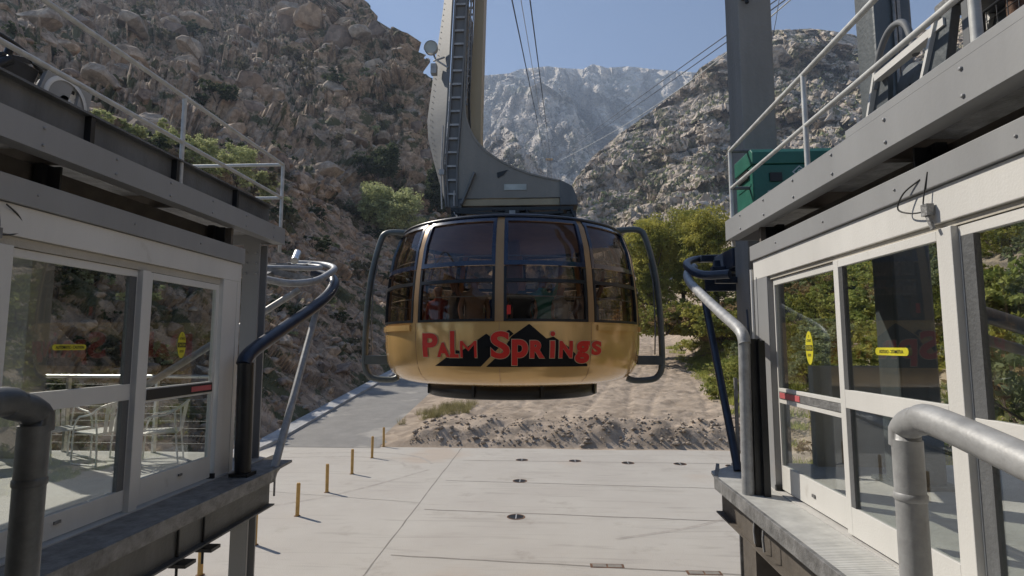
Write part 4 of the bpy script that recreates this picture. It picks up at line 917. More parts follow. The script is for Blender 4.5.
# beige inner flange column
mb = MB()
zc = [5.9,6.4,7.2,8.2,9.35,13.5]; 
bl = lambda z: float(np.interp(z, [5.9,6.78,9.35,13.5], [-1.60,-1.70,-1.60,-1.4])); br = lambda z: float(np.interp(z, [5.9,6.8,9.35,13.5], [-1.42,-1.42,-1.36,-1.25]))
for z0, z1 in zip(zc[:-1], zc[1:]): mb.prism([(bl(z0)+.02,z0),(br(z0),z0),(br(z1),z1),(bl(z1)+.02,z1)], 1, HY-.1, HY+.39)
obj('inner_flange', mb, 'hangerbeige', car)
mb = MB(); mb.tube([(sec(z)[2]+.08, HY-.47, z) for z in (6.9,8,9.35,13.4)], .02, 8)
for z in np.arange(6.9,13.2,.16): mb.box(sec(z)[2]+.04, sec(z)[2]+.12, HY-.455, HY-.44, z, z+.05)
obj('cable_chain', mb, 'galvdark', car)
mb = MB(); x = -2.17; mb.tube([(x-.02,HY-.56,4.55),(x-.05,HY-.56,5.2),(x-.02,HY-.56,6.4)], .016, 8); mb.tube([(-1.93,HY-.56,4.62),(-1.93,HY-.56,4.95)], .016, 8); mb.box(x-.09,x+.02,HY-.6,HY-.53,5.30,5.42); obj('conduit', mb, 'galv', car)
# flood lamp on the hanger
mb = MB(); mb.lathe([(.02,.10),(.10,.08),(.15,0),(.16,-.10),(.15,-.12)], 20, (-2.52,HY-.3,8.30), axis='y'); hl_ = obj('flood_lamp', mb, 'silver', car)
mb = MB(); mb.lathe([(.001,-.10),(.15,-.10)], 20, (-2.52,HY-.3,8.30), axis='y'); obj('lens', mb, 'boxlogo', hl_)
mb = MB(); mb.tube([(-2.48,HY-.25,8.2),(-2.42,HY-.3,8.05),(-2.1,HY-.5,7.75)], .02, 8); mb.tube([(-2.48,HY-.25,8.05),(-2.2,HY-.45,8.02)], .02, 8); mb.box(-2.53,-2.40,HY-.34,HY-.2,7.72,7.95); obj('lamp_bracket', mb, 'galv', hl_)
# rotating rig on the roof
mb = MB(); mb.lathe([(.35,4.0),(.35,4.6),(.5,4.6),(.5,4.5),(.4,4.45)], 32, (CX,CY,0)); mb.box(-2.0,.62,HY-.55,HY-.43,4.50,4.58); mb.box(-2.0,.62,HY+.43,HY+.55,4.50,4.58)
for x in (-1.85,-1.1,-.4,.3,.55): mb.bar((x,HY-.5,4.56),(x+.12,HY-.75,4.2),.05,.05)
mb.bar((-1.9,HY-.62,4.46),(.6,HY-.62,4.36),.05,.06); mb.bar((-1.7,HY-.70,4.30),(.4,HY-.70,4.42),.05,.06); mb.box(-.82,-.52,HY-.86,HY-.6,4.2,4.46)
for x in (-1.9,.58): mb.box(x-.1,x+.1,HY-.5,HY+.5,4.3,4.5)
obj('rotating_frame', mb, 'black', car, .005)
mb = MB(); mb.bar((-2.0,HY-.4,4.60),(-1.72,HY-.9,4.16),.03,.03); mb.box(-.72,-.6,HY-.9,HY-.86,4.3,4.42); obj('stay', mb, 'galv', car)
XF = None
# carriage above
mb = MB(); mb.box(-2.2,-.9,HY-.5,HY+.5,12.95,13.7); mb.box(-1.5,-1.0,HY-3,HY+3.2,13.6,13.95); obj('carriage_beam', mb, 'hangerweb', car, .02)
for k in range(8): mb = MB(); yk = HY-2.8+k*.8; mb.lathe([(.05,-1.5),(.20,-1.5),(.16,-1.45),(.20,-1.40),(.05,-1.40)], 20, (0.2,yk,14.05), axis='x'); obj('carriage_wheel', mb, 'galvdark', car)

# ropes and far towers
def rope(name, label, pts, r_, m, grp):
    P_ = [Vector(p) for p in pts]; mb = MB(); mb.tube(P_, r_, 6); o = obj(name, mb, m); tag(o, label, 'cable', grp); return o
def sag(a, b_, s_, n=26):
    a = Vector(a); b_ = Vector(b_); return [a.lerp(b_, (k/n)**1.6)-Vector((0,0,s_*4*((k/n)**1.6)*(1-(k/n)**1.6))) for k in range(n+1)]
FT = at(549, 160, 620)
rl = [((-6.0+4.55,-14,9.6),'left dark track rope of the three above the cabin',.048,'cable'),((-3.2+2.45,-14,9.9),'thin pale haul rope between the two dark track ropes',.026,'cablepale'),((-.05,-14,9.8),'right dark track rope of the three above the cabin',.048,'cable')]
for i, (a, l, r_, m_) in enumerate(rl):
    d = at([512,521,530][i], 0, 60); e = FT+Vector(([-4,-1,2][i],0,0)); st = d+(d-e)*.13
    n = 30; pts = [st.lerp(e, (k/n)**1.7) for k in range(n+1)]; mb = MB(); mb.tube(pts, [r_*(1+2.2*(k/n)) for k in range(n+1)], 6); tag(obj('track_rope', mb, m_), l, 'cable', 'ropes of the left track')
rr_ = [((690,61),(740,27),'cable','upper dark rope slanting up behind the right pillar'),((690,68),(740,31),'cable','lower dark rope slanting up behind the right pillar'),((690,81.6),(767,18),'cablepale','pale rope slanting across the granite mountain')]
for i, (p1, p2, m_, l) in enumerate(rr_):
    a = at(p2[0]+45, p2[1]-[33,31,37][i], 46); e = FT+Vector((8+i,0,2-i*2)); n = 30
    # rope sags in a plane; shape measured through three points
    b_ = at(p1[0], p1[1], 110); pts = []
    for k in range(n+1):
        t = (k/n)**1.7; q = a*(1-t)+e*t; tb = (b_.y-a.y)/(e.y-a.y); dz = (b_-(a*(1-tb)+e*tb)); q = q+Vector((dz.x,0,dz.z))*((t*(1-t))/(tb*(1-tb)))*math.exp(-(t-tb)*1.5) ; pts.append(q)
    mb = MB(); mb.tube(pts, [.055*(1+2.4*(k/n)) for k in range(n+1)], 6); tag(obj('track_rope', mb, m_), l, 'cable', 'ropes of the right track')
# distant lattice tower
tw = thing('tramway_tower', 'tiny lattice tramway tower on the far spur where the ropes meet', 'tower', FT-Vector((0,0,26)))
mb = MB(); b0 = FT-Vector((0,0,28)); H_ = 28
cs = lambda z, s_: s_*(3.4-1.6*z/H_)
for sx in (-1,1):
    for sy in (-1,1): mb.bar(b0+Vector((cs(0,sx),cs(0,sy),0)), b0+Vector((cs(H_,sx),cs(H_,sy),H_)), .45, .45)
for k in range(6):
    z0, z1 = k*H_/6, (k+1)*H_/6
    for sy in (-1,1): mb.bar(b0+Vector((cs(z0,-1),cs(z0,sy),z0)), b0+Vector((cs(z1,1),cs(z1,sy),z1)), .3,.3); mb.bar(b0+Vector((cs(z0,1),cs(z0,sy),z0)), b0+Vector((cs(z1,-1),cs(z1,sy),z1)), .3,.3); mb.bar(b0+Vector((cs(z1,-1),cs(z1,sy),z1)), b0+Vector((cs(z1,1),cs(z1,sy),z1)), .3,.3)
obj('lattice', mb, 'galvdark', tw)
mb = MB(); c_ = FT; mb.box(c_.x-3.5,c_.x+4,c_.y-2,c_.y+2,c_.z,c_.z+1.2); obj('rope_saddle', mb, 'yellow', tw)
# thin hanging wire near the right pillar
mb = MB(); mb.tube([at(780,-6,30),at(776,20,30),at(771,45,30),at(769,70,30)], .02, 6); tag(obj('hanging_wire', mb, 'cable'), 'thin dark wire hanging just right of the pillar top', 'wire')
# second small tower on the ridge for the right ropes is out of sight

# ================================================================== DOCK BUILDINGS
def sticker(kind, y, z, x, face, wdt, hgt, parent, title, mir=1):
    """flat decal on the glass; face = +1 reads from +X side, -1 from -X side"""
    mb = MB(); n = 28 
    if kind == 'oval': pts = [(y+wdt/2*math.cos(a)*(1-.0*math.sin(a)), z+hgt/2*math.sin(a)) for a in np.linspace(0,2*PI,n,endpoint=False)]
    else:
        r_ = hgt/2; pts = [(y+wdt/2-r_+r_*math.cos(a), z+r_*math.sin(a)) for a in np.linspace(-PI/2,PI/2,8)] + [(y-wdt/2+r_+r_*math.cos(a), z+r_*math.sin(a)) for a in np.linspace(PI/2,3*PI/2,8)]
    mb.m = 0; mb.prism(pts, 0, x-.002, x+.002)
    lines = title
    for (txt, zc, wd, ht, inv) in lines:
        for sd in (face,):
            if inv: mb.m = 1; mb.box(x-.0035 if sd < 0 else x+.0025, x-.0025 if sd < 0 else x+.0035, y-wd/2-.012, y+wd/2+.012, z+zc-ht*.8, z+zc+ht*.8)
            v, f = fitglyph(txt, -wd/2, wd/2, z+zc-ht/2, z+zc+ht/2, .02); xo = x+sd*.0045
            # reading direction: from +X side, text runs along +Y; from -X side along -Y
            mb.add([(xo, y+sd*mir*p[0], p[1]) for p in v], f, 0 if inv else 1)
    return obj('sticker', mb, ['yel','ink'], parent)
OV = [('AUTOMATIC', .075,.10,.028,False),('CAUTION',.0,.115,.034,True),('DOOR',-.072,.07,.028,False),('!',.118,.008,.03,False)]
BR = [('AUTOMATIC - CAUTION', 0,.30,.026,False)]

def rail_frame(mb, X0, X1, y0, y1, z0, z1, st, rb, rt, mids, s1=None):
    """door frame: stiles of width st, bottom rail rb, top rail rt, mids [(z0,z1)]"""
    s1 = st if s1 is None else s1; mb.box(X0,X1,y0,y0+st,z0,z1); mb.box(X0,X1,y1-s1,y1,z0,z1); mb.box(X0,X1,y0+st,y1-s1,z0,z0+rb); mb.box(X0,X1,y0+st,y1-s1,z1-rt,z1)
    for a, b_ in mids: mb.box(X0,X1,y0+st,y1-s1,a,b_)
def panes(par, X, y0, y1, z0, z1, st, rb, rt, mids, s1=None):
    s1 = st if s1 is None else s1
    lo = z0+rb
    for a, b_ in mids+[(z1-rt,0)]:
        mb = MB(); mb.box(X-.004,X+.004,y0+st+.002,y1-s1-.002,lo+.002,a-.002); obj('pane', mb, 'glass', par); lo = b_

def station(s):
    Lf = s < 0; xw = -4.13 if Lf else 2.63; ie = -3.62 if Lf else 2.13; xf = -4.0 if Lf else 2.5
    nm = 'left' if Lf else 'right'; O = lambda d: xw + s*d       # d metres outward from the door plane
    yend = 7.5 if Lf else 7.3
    # ---------------- platform
    pl = thing('loading_platform', ('shaded %s loading platform with dark steel edge' if Lf else 'sunlit %s loading platform with tread plate edge') % nm, 'platform', (O(.5), 4, 0))
    mb = MB(); mb.box(O(-.02), O(6.2), -4, 8.75 if Lf else 8.4, -.14, 0); obj('deck_slab', mb, 'deck', pl)
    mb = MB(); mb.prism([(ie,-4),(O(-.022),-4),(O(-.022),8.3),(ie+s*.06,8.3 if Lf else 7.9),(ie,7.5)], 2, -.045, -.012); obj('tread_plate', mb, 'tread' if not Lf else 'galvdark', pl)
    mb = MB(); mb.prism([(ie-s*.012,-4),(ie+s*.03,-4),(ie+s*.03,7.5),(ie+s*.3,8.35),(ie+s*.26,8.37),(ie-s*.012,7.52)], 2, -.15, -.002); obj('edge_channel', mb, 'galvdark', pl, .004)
    mb = MB(); 
    for xx in (ie+s*.20, O(1.9)):
        mb.box(xx-.09,xx+.09,-4,7.9,-.22,-.20); mb.box(xx-.012,xx+.012,-4,7.9,-.52,-.22); mb.box(xx-.09,xx+.09,-4,7.9,-.54,-.52)
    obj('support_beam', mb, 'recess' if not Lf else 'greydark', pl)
    mb = MB()
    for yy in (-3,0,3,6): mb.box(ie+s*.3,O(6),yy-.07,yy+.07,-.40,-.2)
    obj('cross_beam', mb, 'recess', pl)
    if Lf:
        for yy in (5.9,6.35): mb = MB(); mb.tube([(ie-.05+s*.12,yy,-.75),(ie-.05+s*.12,yy,-.2)], .014, 6); mb.box(ie+s*.02,ie+s*.2,yy-.09,yy+.09,-.60,-.565); obj('hanging_bolt', mb, 'black', pl)
    else:
        for yy in (6.35,6.1): mb = MB(); mb.tube([(ie+.06,yy,-.19),(ie+.05,yy,-.30),(ie+.06,yy,-.42)], .012, 6); obj('hanging_bolt', mb, 'galv', pl)
        mb = MB(); mb.box(2.35,2.75,5.0,5.25,-.46,-.30); mb.tube([(2.5,5.1,-.46),(2.5,5.1,-.7)], .05, 8); mb.tube([(2.35,4.7,-.42),(2.5,5.1,-.42),(2.5,5.7,-.36)], .03, 8); obj('pipe_clamp', mb, 'rust', pl)
    # columns
    cy0, cy1 = (8.1,8.35) if Lf else (6.9,7.2)
    if Lf:
        c = thing('steel_column', 'grey steel column standing at the end of the left platform', 'column', (-4.3,8.2,GZ))
        mb = MB(); mb.box(-4.45,-4.20,8.1,8.13,GZ,3.15); mb.box(-4.45,-4.20,8.32,8.35,GZ,3.15); mb.box(-4.34,-4.31,8.13,8.32,GZ,3.15); obj('column_shaft', mb, 'grey', c)
        mb = MB(); mb.box(-4.55,-4.1,8.0,8.45,GZ+.004,GZ+.04); obj('base_plate', mb, 'galvdark', c); mb = MB()
        for z in (2.7,2.85,3.0): mb.lathe([(.001,-.02),(.02,-.018),(.02,0)], 6, (-4.25,8.1,z), axis='y'); mb.lathe([(.001,-.02),(.02,-.018),(.02,0)], 6, (-4.40,8.1,z), axis='y')
        obj('bolt', mb, 'galv', c)
    else:
        c = thing('steel_column', 'brown steel column under the near end of the right platform', 'column', (2.5,6.6,GZ))
        mb = MB(); mb.box(2.26,2.72,6.55,6.60,GZ,-.20); mb.box(2.26,2.30,6.60,6.95,GZ,-.20); mb.box(2.68,2.72,6.60,6.95,GZ,-.20); obj('column_shaft', mb, 'recess', c)
        mb = MB(); mb.box(2.1,2.9,6.4,7.05,GZ+.004,GZ+.04); obj('base_plate', mb, 'galvdark', c)
    for yy in (-2,3.2):
        c = thing('steel_column', '%s platform steel column %s' % (nm, 'near the camera end' if yy < 0 else 'under the middle of the deck'), 'column', (O(1.9),yy,GZ))
        mb = MB(); mb.box(O(1.8),O(2.0),yy-.1,yy+.1,GZ,-.54); obj('column_shaft', mb, 'recess', c)
    # ---------------- door wall
    if Lf: lb_ = 'shaded white framed glass door wall on the left platform'
    else: lb_ = 'white framed glass door wall on the right platform'
    dw = thing('glass_door_wall', lb_, 'door wall', (O(.05), 4, 0)); th = .07
    A = lambda d0, d1: (O(d0), O(d1))
    mb = MB(); mb.box(O(0),O(.16),-4,yend,2.50 if Lf else 2.46,2.745 if Lf else 2.70); obj('header', mb, 'white', dw, .006)
    mb = MB(); mb.box(O(.03),O(.12),-4,yend-.45,2.42,2.496 if Lf else 2.456); obj('track_cover', mb, 'beige', dw)
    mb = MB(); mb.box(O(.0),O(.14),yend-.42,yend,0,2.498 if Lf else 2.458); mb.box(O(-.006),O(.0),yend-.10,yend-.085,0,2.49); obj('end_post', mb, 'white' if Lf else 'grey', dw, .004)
    mb = MB(); mb.box(O(-.012),O(.12),yend-.46,yend-.422,0,.06); obj('corner_block', mb, 'black', dw)
    muls = [(5.60,5.72),(4.02,4.16),(2.45,2.57),(.9,1.02),(-.7,-.58)] if Lf else [(3.79,3.91),(2.15,2.27),(.6,.72),(-1,-.88)]
    for a, b_ in muls: mb = MB(); mb.box(O(-.005),O(.10),a,b_,0,2.42); obj('mullion', mb, 'white', dw, .005)
    tops = 2.415
    def door(y0, y1, X, st, rb, mids, name='door', s1=None, sm='white', inner=0):
        mb = MB(); rail_frame(mb, X-.022, X+.022, y0, y1, .02, tops, st, rb, .07, mids, s1); s1 = st if s1 is None else s1; d = obj(name, mb, sm, dw, .004); panes(d, X, y0, y1, .02, tops, st, rb, .07, mids, s1+inner)
        if inner:
            mb = MB(); mb.box(X-.021,X+.021,y1-s1-inner,y1-s1-.001,.02+rb+.001,mids[0][0]-.001); mb.box(X-.021,X+.021,y1-s1-inner,y1-s1-.001,mids[-1][1]+.001,tops-.071); obj('inner_stile', mb, 'greydark', d)
        return d
    if Lf:
        d = door(5.74,7.03,O(.05),.055,.26,[(1.05,1.20)]); sticker('oval',6.36,1.65,O(.05)-s*.008,-s,.145,.30,d,OV)
        mb = MB(); mb.box(O(.025)-s*.006,O(.025),5.80,6.975,1.075,1.185); obj('push_bar', mb, 'rubber', d)
        mb = MB(); mb.box(O(.025)-s*.010,O(.025)-s*.0065,6.55,6.95,1.10,1.16); obj('red_label', mb, 'pink', d)
        mb = MB(); mb.box(O(.025)-s*.015,O(.025),6.40,6.46,.17,.195); obj('floor_latch', mb, 'galvdark', d)
        d = door(4.17,5.595,O(.07),.03,.20,[(1.10,1.26)],s1=.012,inner=.09); sticker('bar',4.83,1.63,O(.07)-s*.008,-s,.36,.05,d,BR)
        mb = MB(); mb.box(O(.046)-s*.012,O(.046),4.78,4.85,.13,.155); obj('floor_latch', mb, 'galvdark', d)
        door(2.58,4.0,O(.05),.07,.22,[(1.10,1.26)]); door(1.03,2.44,O(.05),.07,.22,[(1.10,1.26)]); door(-.57,.89,O(.05),.07,.22,[(1.10,1.26)])
    else:
        d = door(5.30,6.83,O(.075),.025,.27,[(.99,1.04),(1.12,1.16)]); sticker('oval',6.02,1.62,O(.075)-s*.008,-s,.16,.34,d,OV)
        mb = MB(); mb.box(O(.045),O(.052),5.34,6.79,1.042,1.118); obj('push_bar', mb, 'galvdark', d)
        mb = MB(); mb.box(O(.040),O(.0445),6.25,6.76,1.05,1.112); obj('red_label', mb, 'pink', d)
        mb = MB(); mb.box(O(.052)-s*.012,O(.052),6.02,6.08,.13,.16); obj('floor_latch', mb, 'galvdark', d)
        d = door(3.915,5.33,O(.025),.03,.24,[(1.10,1.26)],s1=.085,inner=.07); sticker('bar',4.55,1.60,O(.025)-s*.008,-s,.42,.06,d,BR,-1)
        mb = MB(); mb.box(O(.002)-s*.012,O(.002),4.30,4.37,.14,.17); obj('floor_latch', mb, 'galvdark', d)
        d = door(2.28,3.785,O(.06),.06,.22,[(1.02,1.20)],s1=.012,inner=.11); sticker('bar',3.0,1.60,O(.06)-s*.008,-s,.45,.065,d,BR)
        door(.73,2.14,O(.05),.07,.22,[(1.10,1.26)]); door(-.87,.59,O(.05),.07,.22,[(1.10,1.26)])
        mb = MB(); mb.tube([(O(-.01),7.34,.0),(O(-.01),7.34,2.6)], .02, 8); obj('edge_pipe', mb, 'white', dw)
    # ---------------- roof catwalk: lower grey beam, recess, fascia
    rf = thing('roof_catwalk', 'grey steel roof beams and catwalk over the %s doors' % nm, 'roof', (O(1), 4, 2.75)); ye = 8.47 if Lf else 7.92
    zb0, zb1 = (2.75,2.96) if Lf else (2.705,2.89); f0, f1 = (3.19,3.43) if Lf else (3.08,3.35)
    mb = MB(); mb.box(O(-.03),O(.12),-4,yend+.02,zb0,zb1); obj('lower_beam', mb, 'grey', rf, .006)
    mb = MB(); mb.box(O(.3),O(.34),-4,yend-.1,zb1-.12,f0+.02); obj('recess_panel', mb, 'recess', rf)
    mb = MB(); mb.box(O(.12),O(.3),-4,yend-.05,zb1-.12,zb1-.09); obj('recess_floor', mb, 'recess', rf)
    mb = MB(); mb.box(xf,xf+s*.02,-4,ye,f0,f1); mb.box(xf+s*.02,xf+s*.16,-4,ye,f0,f0+.02); mb.box(xf+s*.02,xf+s*.16,-4,ye,f1-.02,f1); mb.box(xf+s*.02,xf+s*1.9,ye-.02,ye,f0,f1); 
    for yy in np.arange(-3.6, ye-.2, .78):
        for zz_ in (f0+.05, f1-.05): mb.lathe([(.001,-s*.012),(.014,-s*.010),(.014,0)], 6, (xf,yy,zz_), axis='x')
    for yy in np.arange(-3.4, yend-.1, 1.1): mb.lathe([(.001,-s*.010),(.010,-s*.008),(.010,0)], 6, (O(-.03),yy,(zb0+zb1)/2), axis='x')
    obj('fascia_channel', mb, 'grey', rf)

    mb = MB(); mb.box(xf+s*.17,xf+s*2.1,-4,ye-.03,f1-.10,f1-.03); obj('catwalk_deck', mb, 'galvdark', rf)
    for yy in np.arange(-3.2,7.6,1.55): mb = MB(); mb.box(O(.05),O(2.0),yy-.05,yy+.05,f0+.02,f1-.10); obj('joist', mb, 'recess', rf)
    mb = MB(); mb.box(O(.0),O(.25),yend-.3,yend-.25,zb1,f0); obj('joist', mb, 'recess', rf)
    for yy in ([7.15,4.6] if Lf else [7.0,4.2]):
        mb = MB(); mb.box(O(.18),O(.26),yy-.06,yy+.06,zb1-.09,f0+.02); mb.box(O(.06),O(.18),yy-.01,yy+.01,zb1-.0,f0); obj('stub_bracket', mb, 'black', rf)
    if Lf:
        mb = MB(); X = -4.2; mb.box(X,X+.015,-4,8.3,3.452,3.73); mb.box(X-.08,X+.09,-4,8.3,3.73,3.75); mb.box(X-.08,X+.09,-4,8.3,3.432,3.45)
        tb = obj('top_beam', mb, 'greydark', rf)
        for yy in (1.2,2.4,3.6,4.82,6.04,7.3): mb = MB(); mb.box(X+.016,X+.08,yy-.025,yy+.025,3.452,3.728); obj('stiffener', mb, 'black', tb)
    else:
        mb = MB(); mb.box(2.505,2.60,-4,4.75,3.352,3.42); obj('kick_beam', mb, 'grey', rf, .005)
    # railing
    xr = -4.15 if Lf else 2.6; yr = 8.62 if Lf else 7.92; zt, zl, z0 = (4.51,3.97,3.45) if Lf else (4.35,3.82,3.35)
    ral = thing('catwalk_railing', 'pale pipe railing along the %s catwalk' % nm, 'railing', (xr, 4, z0))
    mb = MB(); mb.tube([(xr,-4,zt),(xr,yr,zt)], .026, 10); obj('top_rail', mb, 'railpaint', ral); mb = MB(); mb.tube([(xr,-4,zl),(xr,yr,zl)], .024, 10); obj('mid_rail', mb, 'railpaint', ral)
    mb = MB(); mb.tube([(xr,yr,zt),(xr+s*(1.75 if Lf else .55),yr,zt)], .026, 10); obj('end_rail', mb, 'railpaint' if Lf else 'greydark', ral); mb = MB(); mb.tube([(xr,yr,zl),(xr+s*(1.75 if Lf else .55),yr,zl)], .024, 10); obj('end_rail', mb, 'railpaint' if Lf else 'greydark', ral)
    for yy in ([yr,6.13,3.65,1.2,-1.3] if Lf else [yr,5.64,3.41,1.1,-1.2]): mb = MB(); mb.tube([(xr,yy,z0 if yy < yr else z0-.35),(xr,yy,zt)], .026 if yy != 3.41 else .034, 10); mb.box(xr-.05,xr+.05,yy-.05,yy+.05,z0-.01,z0+.01); obj('rail_post', mb, 'railpaint', ral)
    if Lf: mb = MB(); mb.tube([(xr+s*1.75,yr,z0-.3),(xr+s*1.75,yr,zt)], .026, 10); obj('rail_post', mb, 'railpaint', ral)
for s in (-1, 1): station(s)

# ---------------- bumper arms that steer the cabin into the dock
def bez(pts, n=6):
    P_ = [Vector(p) for p in pts]; o = []
    for i in range(len(P_)-1):
        p0, p1, p2, p3 = P_[max(0,i-1)], P_[i], P_[i+1], P_[min(len(P_)-1,i+2)]
        for k in range(n): t = k/n; o.append(.5*((2*p1)+(-p0+p2)*t+(2*p0-5*p1+4*p2-p3)*t*t+(-p0+3*p1-3*p2+p3)*t**3))
    return o+[P_[-1]]
t = thing('bumper_arm', 'left cabin guide arm, dark tube curling outward at its end', 'guide arm', (-3.85,7.25,0))
mb = MB(); mb.tube([(-3.87,7.28,-.02),(-3.88,7.25,1.42)], .10, 16); mb.box(-3.99,-3.75,7.16,7.40,-.02,.03); obj('post', mb, 'black', t)
mb = MB(); mb.tube(bez([(-3.88,7.20,1.40),(-3.88,7.36,1.55),(-3.88,8.2,1.86),(-3.88,9.2,2.22),(-3.87,9.9,2.52),(-3.92,10.35,2.78),(-4.12,10.65,2.95),(-4.5,10.8,3.05)]), .095, 16); obj('guide_tube', mb, 'navy', t)
mb = MB(); mb.tube(bez([(-4.55,8.95,2.72),(-4.2,9.1,2.66),(-3.95,9.5,2.74),(-3.88,10.0,2.93),(-3.98,10.5,3.10),(-4.35,10.85,3.22),(-4.9,10.9,3.26)]), .06, 12)
mb.tube(bez([(-5.05,9.6,3.0),(-4.5,9.7,3.0),(-4.2,9.95,3.02),(-4.15,10.25,3.08),(-4.35,10.5,3.14),(-4.95,10.6,3.18)]), .045, 10); obj('curved_rail', mb, 'galv', t)
mb = MB(); mb.bar((-5.1,9.55,3.0),(-3.98,9.5,2.76),.09,.1); mb.bar((-5.0,10.6,3.16),(-4.6,9.0,2.74),.07,.09); mb.bar((-4.9,10.9,3.24),(-4.9,9.6,3.0),.07,.09); mb.box(-4.75,-4.55,9.75,10.05,2.92,3.1); mb.bar((-4.55,10.75,3.22),(-4.5,9.9,3.0),.06,.06); obj('end_frame', mb, 'galvdark', t)
mb = MB(); mb.tube([(-4.62,10.2,3.20),(-4.70,10.5,3.40)], .07, 10); obj('roller', mb, 'silver', t)
mb = MB(); mb.tube([(-3.95,9.75,2.40),(-3.72,7.75,-.18)], .055, 12); mb.tube([(-3.74,7.9,-.12),(-3.74,7.9,-.42)], .014, 6); obj('brace', mb, 'galv', t)
mb = MB(); mb.tube([(-4.25,9.6,2.60),(-6.3,8.0,.72)], .055, 12); obj('brace', mb, 'galv', t)
t = thing('bumper_arm', 'right cabin guide arm, sunlit tube with a boxy rail head', 'guide arm', (2.25,6.8,0))
mb = MB(); mb.tube([(2.26,6.72,-.02),(2.27,6.68,1.70)], .065, 16); obj('post', mb, 'galv', t); mb = MB(); mb.box(2.33,2.44,6.66,6.76,-.02,1.72); mb.box(2.40,2.47,6.60,6.66,-.02,1.7); obj('post_channel', mb, 'black', t)
mb = MB(); mb.tube(bez([(2.27,6.66,1.66),(2.27,6.8,1.82),(2.29,7.6,2.08),(2.31,8.6,2.42),(2.34,9.3,2.66),(2.42,9.75,2.86),(2.6,10.0,3.0)]), .068, 16); obj('guide_tube', mb, 'galv', t)
mb = MB(); mb.tube(bez([(2.85,8.9,2.74),(2.55,9.2,2.76),(2.44,9.6,2.9),(2.50,10.05,3.08),(2.85,10.4,3.2),(3.5,10.5,3.22)]), .07, 14); obj('curved_rail', mb, 'navy', t)
mb = MB(); mb.box(2.78,3.55,10.2,10.32,3.12,3.24); mb.box(2.78,3.55,9.55,9.7,2.86,2.95); mb.box(2.7,3.55,9.1,9.2,2.62,2.72); mb.box(3.0,3.08,9.2,10.3,2.9,3.2); mb.box(3.3,3.38,9.2,10.3,2.86,3.16); mb.box(2.7,3.5,9.7,9.76,2.55,2.84); mb.box(2.9,3.5,9.86,9.9,2.98,3.10); obj('end_frame', mb, 'navy', t, .01)
mb = MB(); mb.tube([(2.52,9.2,2.50),(2.53,7.95,.15),(2.53,7.88,.0)], .055, 12); obj('brace', mb, 'navy', t)
mb = MB()
for k in range(3): mb.tube(bez([(2.52+.03*k,7.36,.5+.1*k),(2.60,7.40,.9),(2.48+.04*k,7.36,1.2),(2.58,7.4,1.6),(2.56,7.38,2.1)]), .014, 6)
tag(obj('hose_bundle', mb, 'navy'), 'blue and black hoses looped beside the right door wall', 'hoses')
# small stair stringer/ladder seen between the post and the wall, right
t = thing('service_ladder', 'small steel ladder between the right guide post and the door wall', 'ladder', (2.7,7.95,-3.8))
mb = MB(); mb.box(2.60,2.64,8.10,8.14,GZ,1.2); mb.box(2.90,2.94,8.10,8.14,GZ,1.2); obj('stringer', mb, 'galvdark', t)
for z in np.arange(-3.5,1.2,.16): mb = MB(); mb.box(2.64,2.90,8.1,8.14,z,z+.04); obj('rung', mb, 'hangerbeige', t)

# ---------------- pillar, tower leg, box, machinery on the right
t = thing('concrete_pillar', 'tall square concrete pillar rising behind the green box', 'pillar', (3.2,8.9,GZ))
mb = MB(); mb.box(3.03,3.54,8.6,9.2,GZ,12); obj('pillar_shaft', mb, 'concrete_pillar', t, .02)
mb = MB(); mb.box(3.09,3.15,8.57,8.6,7.0,7.5); mb.tube([(3.12,8.55,7.3),(3.14,8.5,6.9)], .03, 8); obj('wall_hook', mb, 'black', t)
t = thing('tower_leg', 'massive dark steel tower leg behind the right doors', 'tower leg', (4.5,7.2,0))
mb = MB(); mb.prism([(4.15,0),(4.61,0),(4.57,9.5),(4.11,9.5)], 1, 7.0, 7.42); obj('leg_shaft', mb, 'legdark', t, .03)
mb = MB(); mb.box(4.05,4.71,6.9,7.55,0,.05); obj('base_plate', mb, 'legdark', t)
mb = MB(); mb.box(4.40,4.44,6.98,7.0,3.0,9.0); mb.tube([(4.36,6.97,3.4),(4.35,6.97,8.8)], .02, 8); obj('conduit', mb, 'galvdark', t)
t = thing('job_box', 'green steel job site tool box on the right catwalk beside the pillar', 'tool box', (3.6,8.1,3.42))
mb = MB(); mb.box(2.85,4.4,7.75,8.45,3.42,4.10); bx = obj('chest', mb, 'green', t, .015)
mb = MB(); mb.prism([(7.735,4.105),(8.47,4.105),(8.47,4.33),(7.80,4.33),(7.735,4.27)], 0, 2.835, 4.415); obj('lid', mb, 'green', t, .012)
mb = MB(); mb.box(3.06,3.22,7.725,7.75,3.86,3.98); obj('front_handle', mb, 'boxdark', t); mb = MB(); mb.box(2.82,2.85,7.9,8.3,3.95,4.07); obj('side_handle', mb, 'boxdark', t)
mb = MB(); mb.box(2.84,2.85,7.85,8.35,3.83,3.86); obj('side_rib', mb, 'green', t)
mb = MB(); cx_, cz_ = 3.46, 3.99
mb.add([(cx_-.10,7.746,cz_),(cx_,7.746,cz_-.09),(cx_+.10,7.746,cz_),(cx_,7.746,cz_+.09)], [(0,1,2,3)], 0); mb.add([(cx_-.075,7.743,cz_),(cx_,7.743,cz_-.068),(cx_+.075,7.743,cz_),(cx_,7.743,cz_+.068)], [(0,1,2,3)], 1)
v, f = fitglyph('G', cx_-.03, cx_+.03, cz_-.035, cz_+.035, .03); mb.add([(p[0],7.740,p[1]) for p in v], f, 0)
mb.box(3.60,4.36,7.742,7.746,3.955,4.035); mb.mi[-6:] = [2]*6
